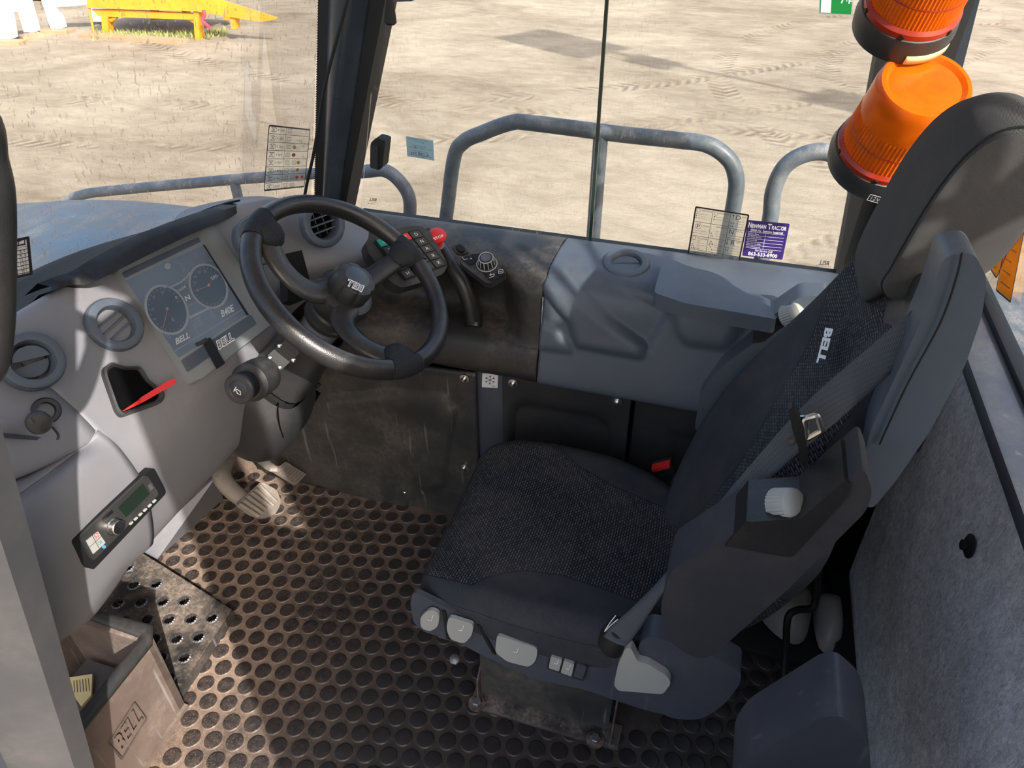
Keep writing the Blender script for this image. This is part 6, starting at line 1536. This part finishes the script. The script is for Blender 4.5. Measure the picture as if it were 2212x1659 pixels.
# sensor box on the pillar, cable, mirror foot
o = thing('sensor_box', 'small black box clipped to the pillar beside the front side window', 'sensor', W(815, 332, y=1.58))
prism('box_body', [W(a, b, y=1.565) for a, b in rnd([(801, 308), (812, 298), (829, 303), (832, 306), (826, 362), (818, 368), (799, 362)], 4)], (0, 0.035, 0), M['blk'], o, bevel=0.003)
prism('box_lid', [W(a, b, y=1.560) for a, b in rnd([(800, 312), (816, 316), (815, 367), (799, 361)], 2)], (0, 0.01, 0), M['blackp'], o, bevel=0.002)
o = tube('pillar_cable', cr([W(760, -40, y=1.53), W(742, 30, y=1.53), W(718, 120, y=1.53), W(700, 195, y=1.53), W(688, 270, y=1.54), W(676, 340, y=1.54), W(664, 392, y=1.54), W(655, 440, y=1.53)], 5), 0.0042, M['blk'], None, 8)
tag(o, 'thin black cable running down in front of the windscreen pillar', 'cable')
o = lathe('hanging_plug', [(0.006, 0.03), (0.007, 0.02), (0.013, -0.02), (0.0135, -0.028), (0.009, -0.032)], W(843, 18, y=1.56), (0.1, 0, 1), M['blk'], None, seg=16); tag(o, 'small black pear shaped plug hanging at the top of the pillar', 'plug')
o = prism('mirror_mount', [W(a, b, y=1.70) for a, b in rnd([(838, -20), (900, -20), (892, 3), (855, 4)], 5)], (0, 0.03, 0), M['railpaint'], None, bevel=0.004); tag(o, 'grey mirror mount end at the top edge beside the hanging plug', 'mirror')

# beacons outside the right pillar
def beacon(px, py, lab, zt, R=0.080):
    c = W(px, py, y=1.44); t = thing('beacon', lab, 'beacon', c, 'amber rotating beacons on the pillar')
    AX = V((0.10, -0.50, 0.86)).normalized(); MA = axes(AX, (1, 0, 0))
    lathe('beacon_base', [(R*0.9, -0.045), (R*1.12, -0.038), (R*1.17, -0.016), (R*1.12, 0.004), (R*1.0, 0.008)], c, AX, M['blackp'], t, seg=48)
    lathe('lens_flange', [(R*1.09, 0.004), (R*1.09, 0.014), (R*1.02, 0.02)], c, AX, M['amberdark'], t, seg=48)
    def rp_(i): return 1.0+0.022*(i % 2)
    lathe('ribbed_lens', [(R*1.00, 0.018), (R*0.98, 0.054)], c, AX, M['amber'], t, seg=144, ripple=rp_, capa=False, capb=False)
    lathe('lens_groove', [(R*0.99, 0.053), (R*1.0, 0.055), (R*0.985, 0.057)], c, AX, M['amberdark'], t, seg=60, capa=False, capb=False)
    lathe('ribbed_lens', [(R*0.975, 0.056), (R*0.955, 0.088)], c, AX, M['amber'], t, seg=144, ripple=rp_, capa=False, capb=False)
    lathe('lens_dome', [(R*0.965, 0.086), (R*0.95, 0.135), (R*0.925, 0.150), (R*0.88, 0.156), (R*0.80, 0.156), (R*0.72, 0.150), (0.001, 0.152)], c, AX, M['amber'], t, seg=48, capa=False)
    lathe('reflector', [(0.045, 0.01), (0.05, 0.05), (0.03, 0.09), (0.001, 0.095)], c, AX, M['chrome'], t, seg=24)
    for a in (200, 260, 320):
        dr = MA @ V((math.cos(D2R(a)), math.sin(D2R(a)), 0)); lathe('lens_screw', [(0.004, 0), (0.004, 0.003)], c+dr*R*1.08+AX*0.009, dr, M['blk'], t, seg=10)
    prism('bracket_arm', [c+V((-.02, 0.02, -.055)), c+V((.03, 0.02, -.055)), c+V((.03, 0.02, -.03)), c+V((-.02, 0.02, -.03))], (0.0, 0.15, 0), M['blk'], t, bevel=0.002)
    return t, c, R, AX, MA
M['amberdark'] = simple('red_amber_rim', srgb(150, 40, 16), 0.3)
t, c, R, AX, MA = beacon(1912, 322, 'lower amber beacon with ribbed lens mounted on the right pillar', 0)
fo = MA @ V((math.cos(D2R(262)), math.sin(D2R(262)), 0)); fu = MA @ V((-math.sin(D2R(262)), math.cos(D2R(262)), 0))
f = Frame(c+fo*R*1.18-AX*0.030, c+fo*R*1.18-AX*0.030+fu*0.045, c+fo*R*1.18-AX*0.014)
lines_on('rating_plate', f, [((0, 0), (1, 0)), ((1, 0), (1, 1)), ((1, 1), (0, 1)), ((0, 1), (0, 0))], 0.0012, M['white'], t, h=0.002); text_on('lettering', f, '12V 24V', .1, .2, .9, .8, M['white'], t, h=0.002)
t, c, R, AX, MA = beacon(1966, 22, 'upper amber beacon cut off by the top edge of the photo', 0, 0.070)
bm = bmesh.new(); ga = [[c+MA @ V((R*1.18*math.cos(D2R(a)), R*1.18*math.sin(D2R(a)), z)) for a in range(275, 335, 4)] for z in (-0.034, -0.018)]
add_grid(bm, ga); o = finish(bm, 'base_label', M['paper'], t, solid=0.0005)
o = thing('window_guard', 'thin black guard rods behind the cab outside the view', 'guard', (0.95, 0.4, 1.9))
for a, b in (((0.95, 0.1, 1.68), (0.95, 0.75, 2.28)), ((0.95, 0.7, 1.72), (0.95, 0.15, 2.14)), ((0.95, 0.1, 1.93), (0.95, 0.85, 1.90)), ((0.95, 0.40, 0.83), (0.95, 0.37, 2.25))):
    tube('guard_rod', [V(a), V(b)], 0.012, M['blk'], o, 8)
o = prism('beacon_bracket', [V((0.34, 1.585, 0.93)), V((0.37, 1.585, 0.93)), V((0.37, 1.585, 1.9)), V((0.34, 1.585, 1.9))], (0, 0.015, 0), M['blk'], None, bevel=0.003); tag(o, 'black upright bar on the right pillar holding both beacons', 'bracket')
bpy.context.view_layer.update()
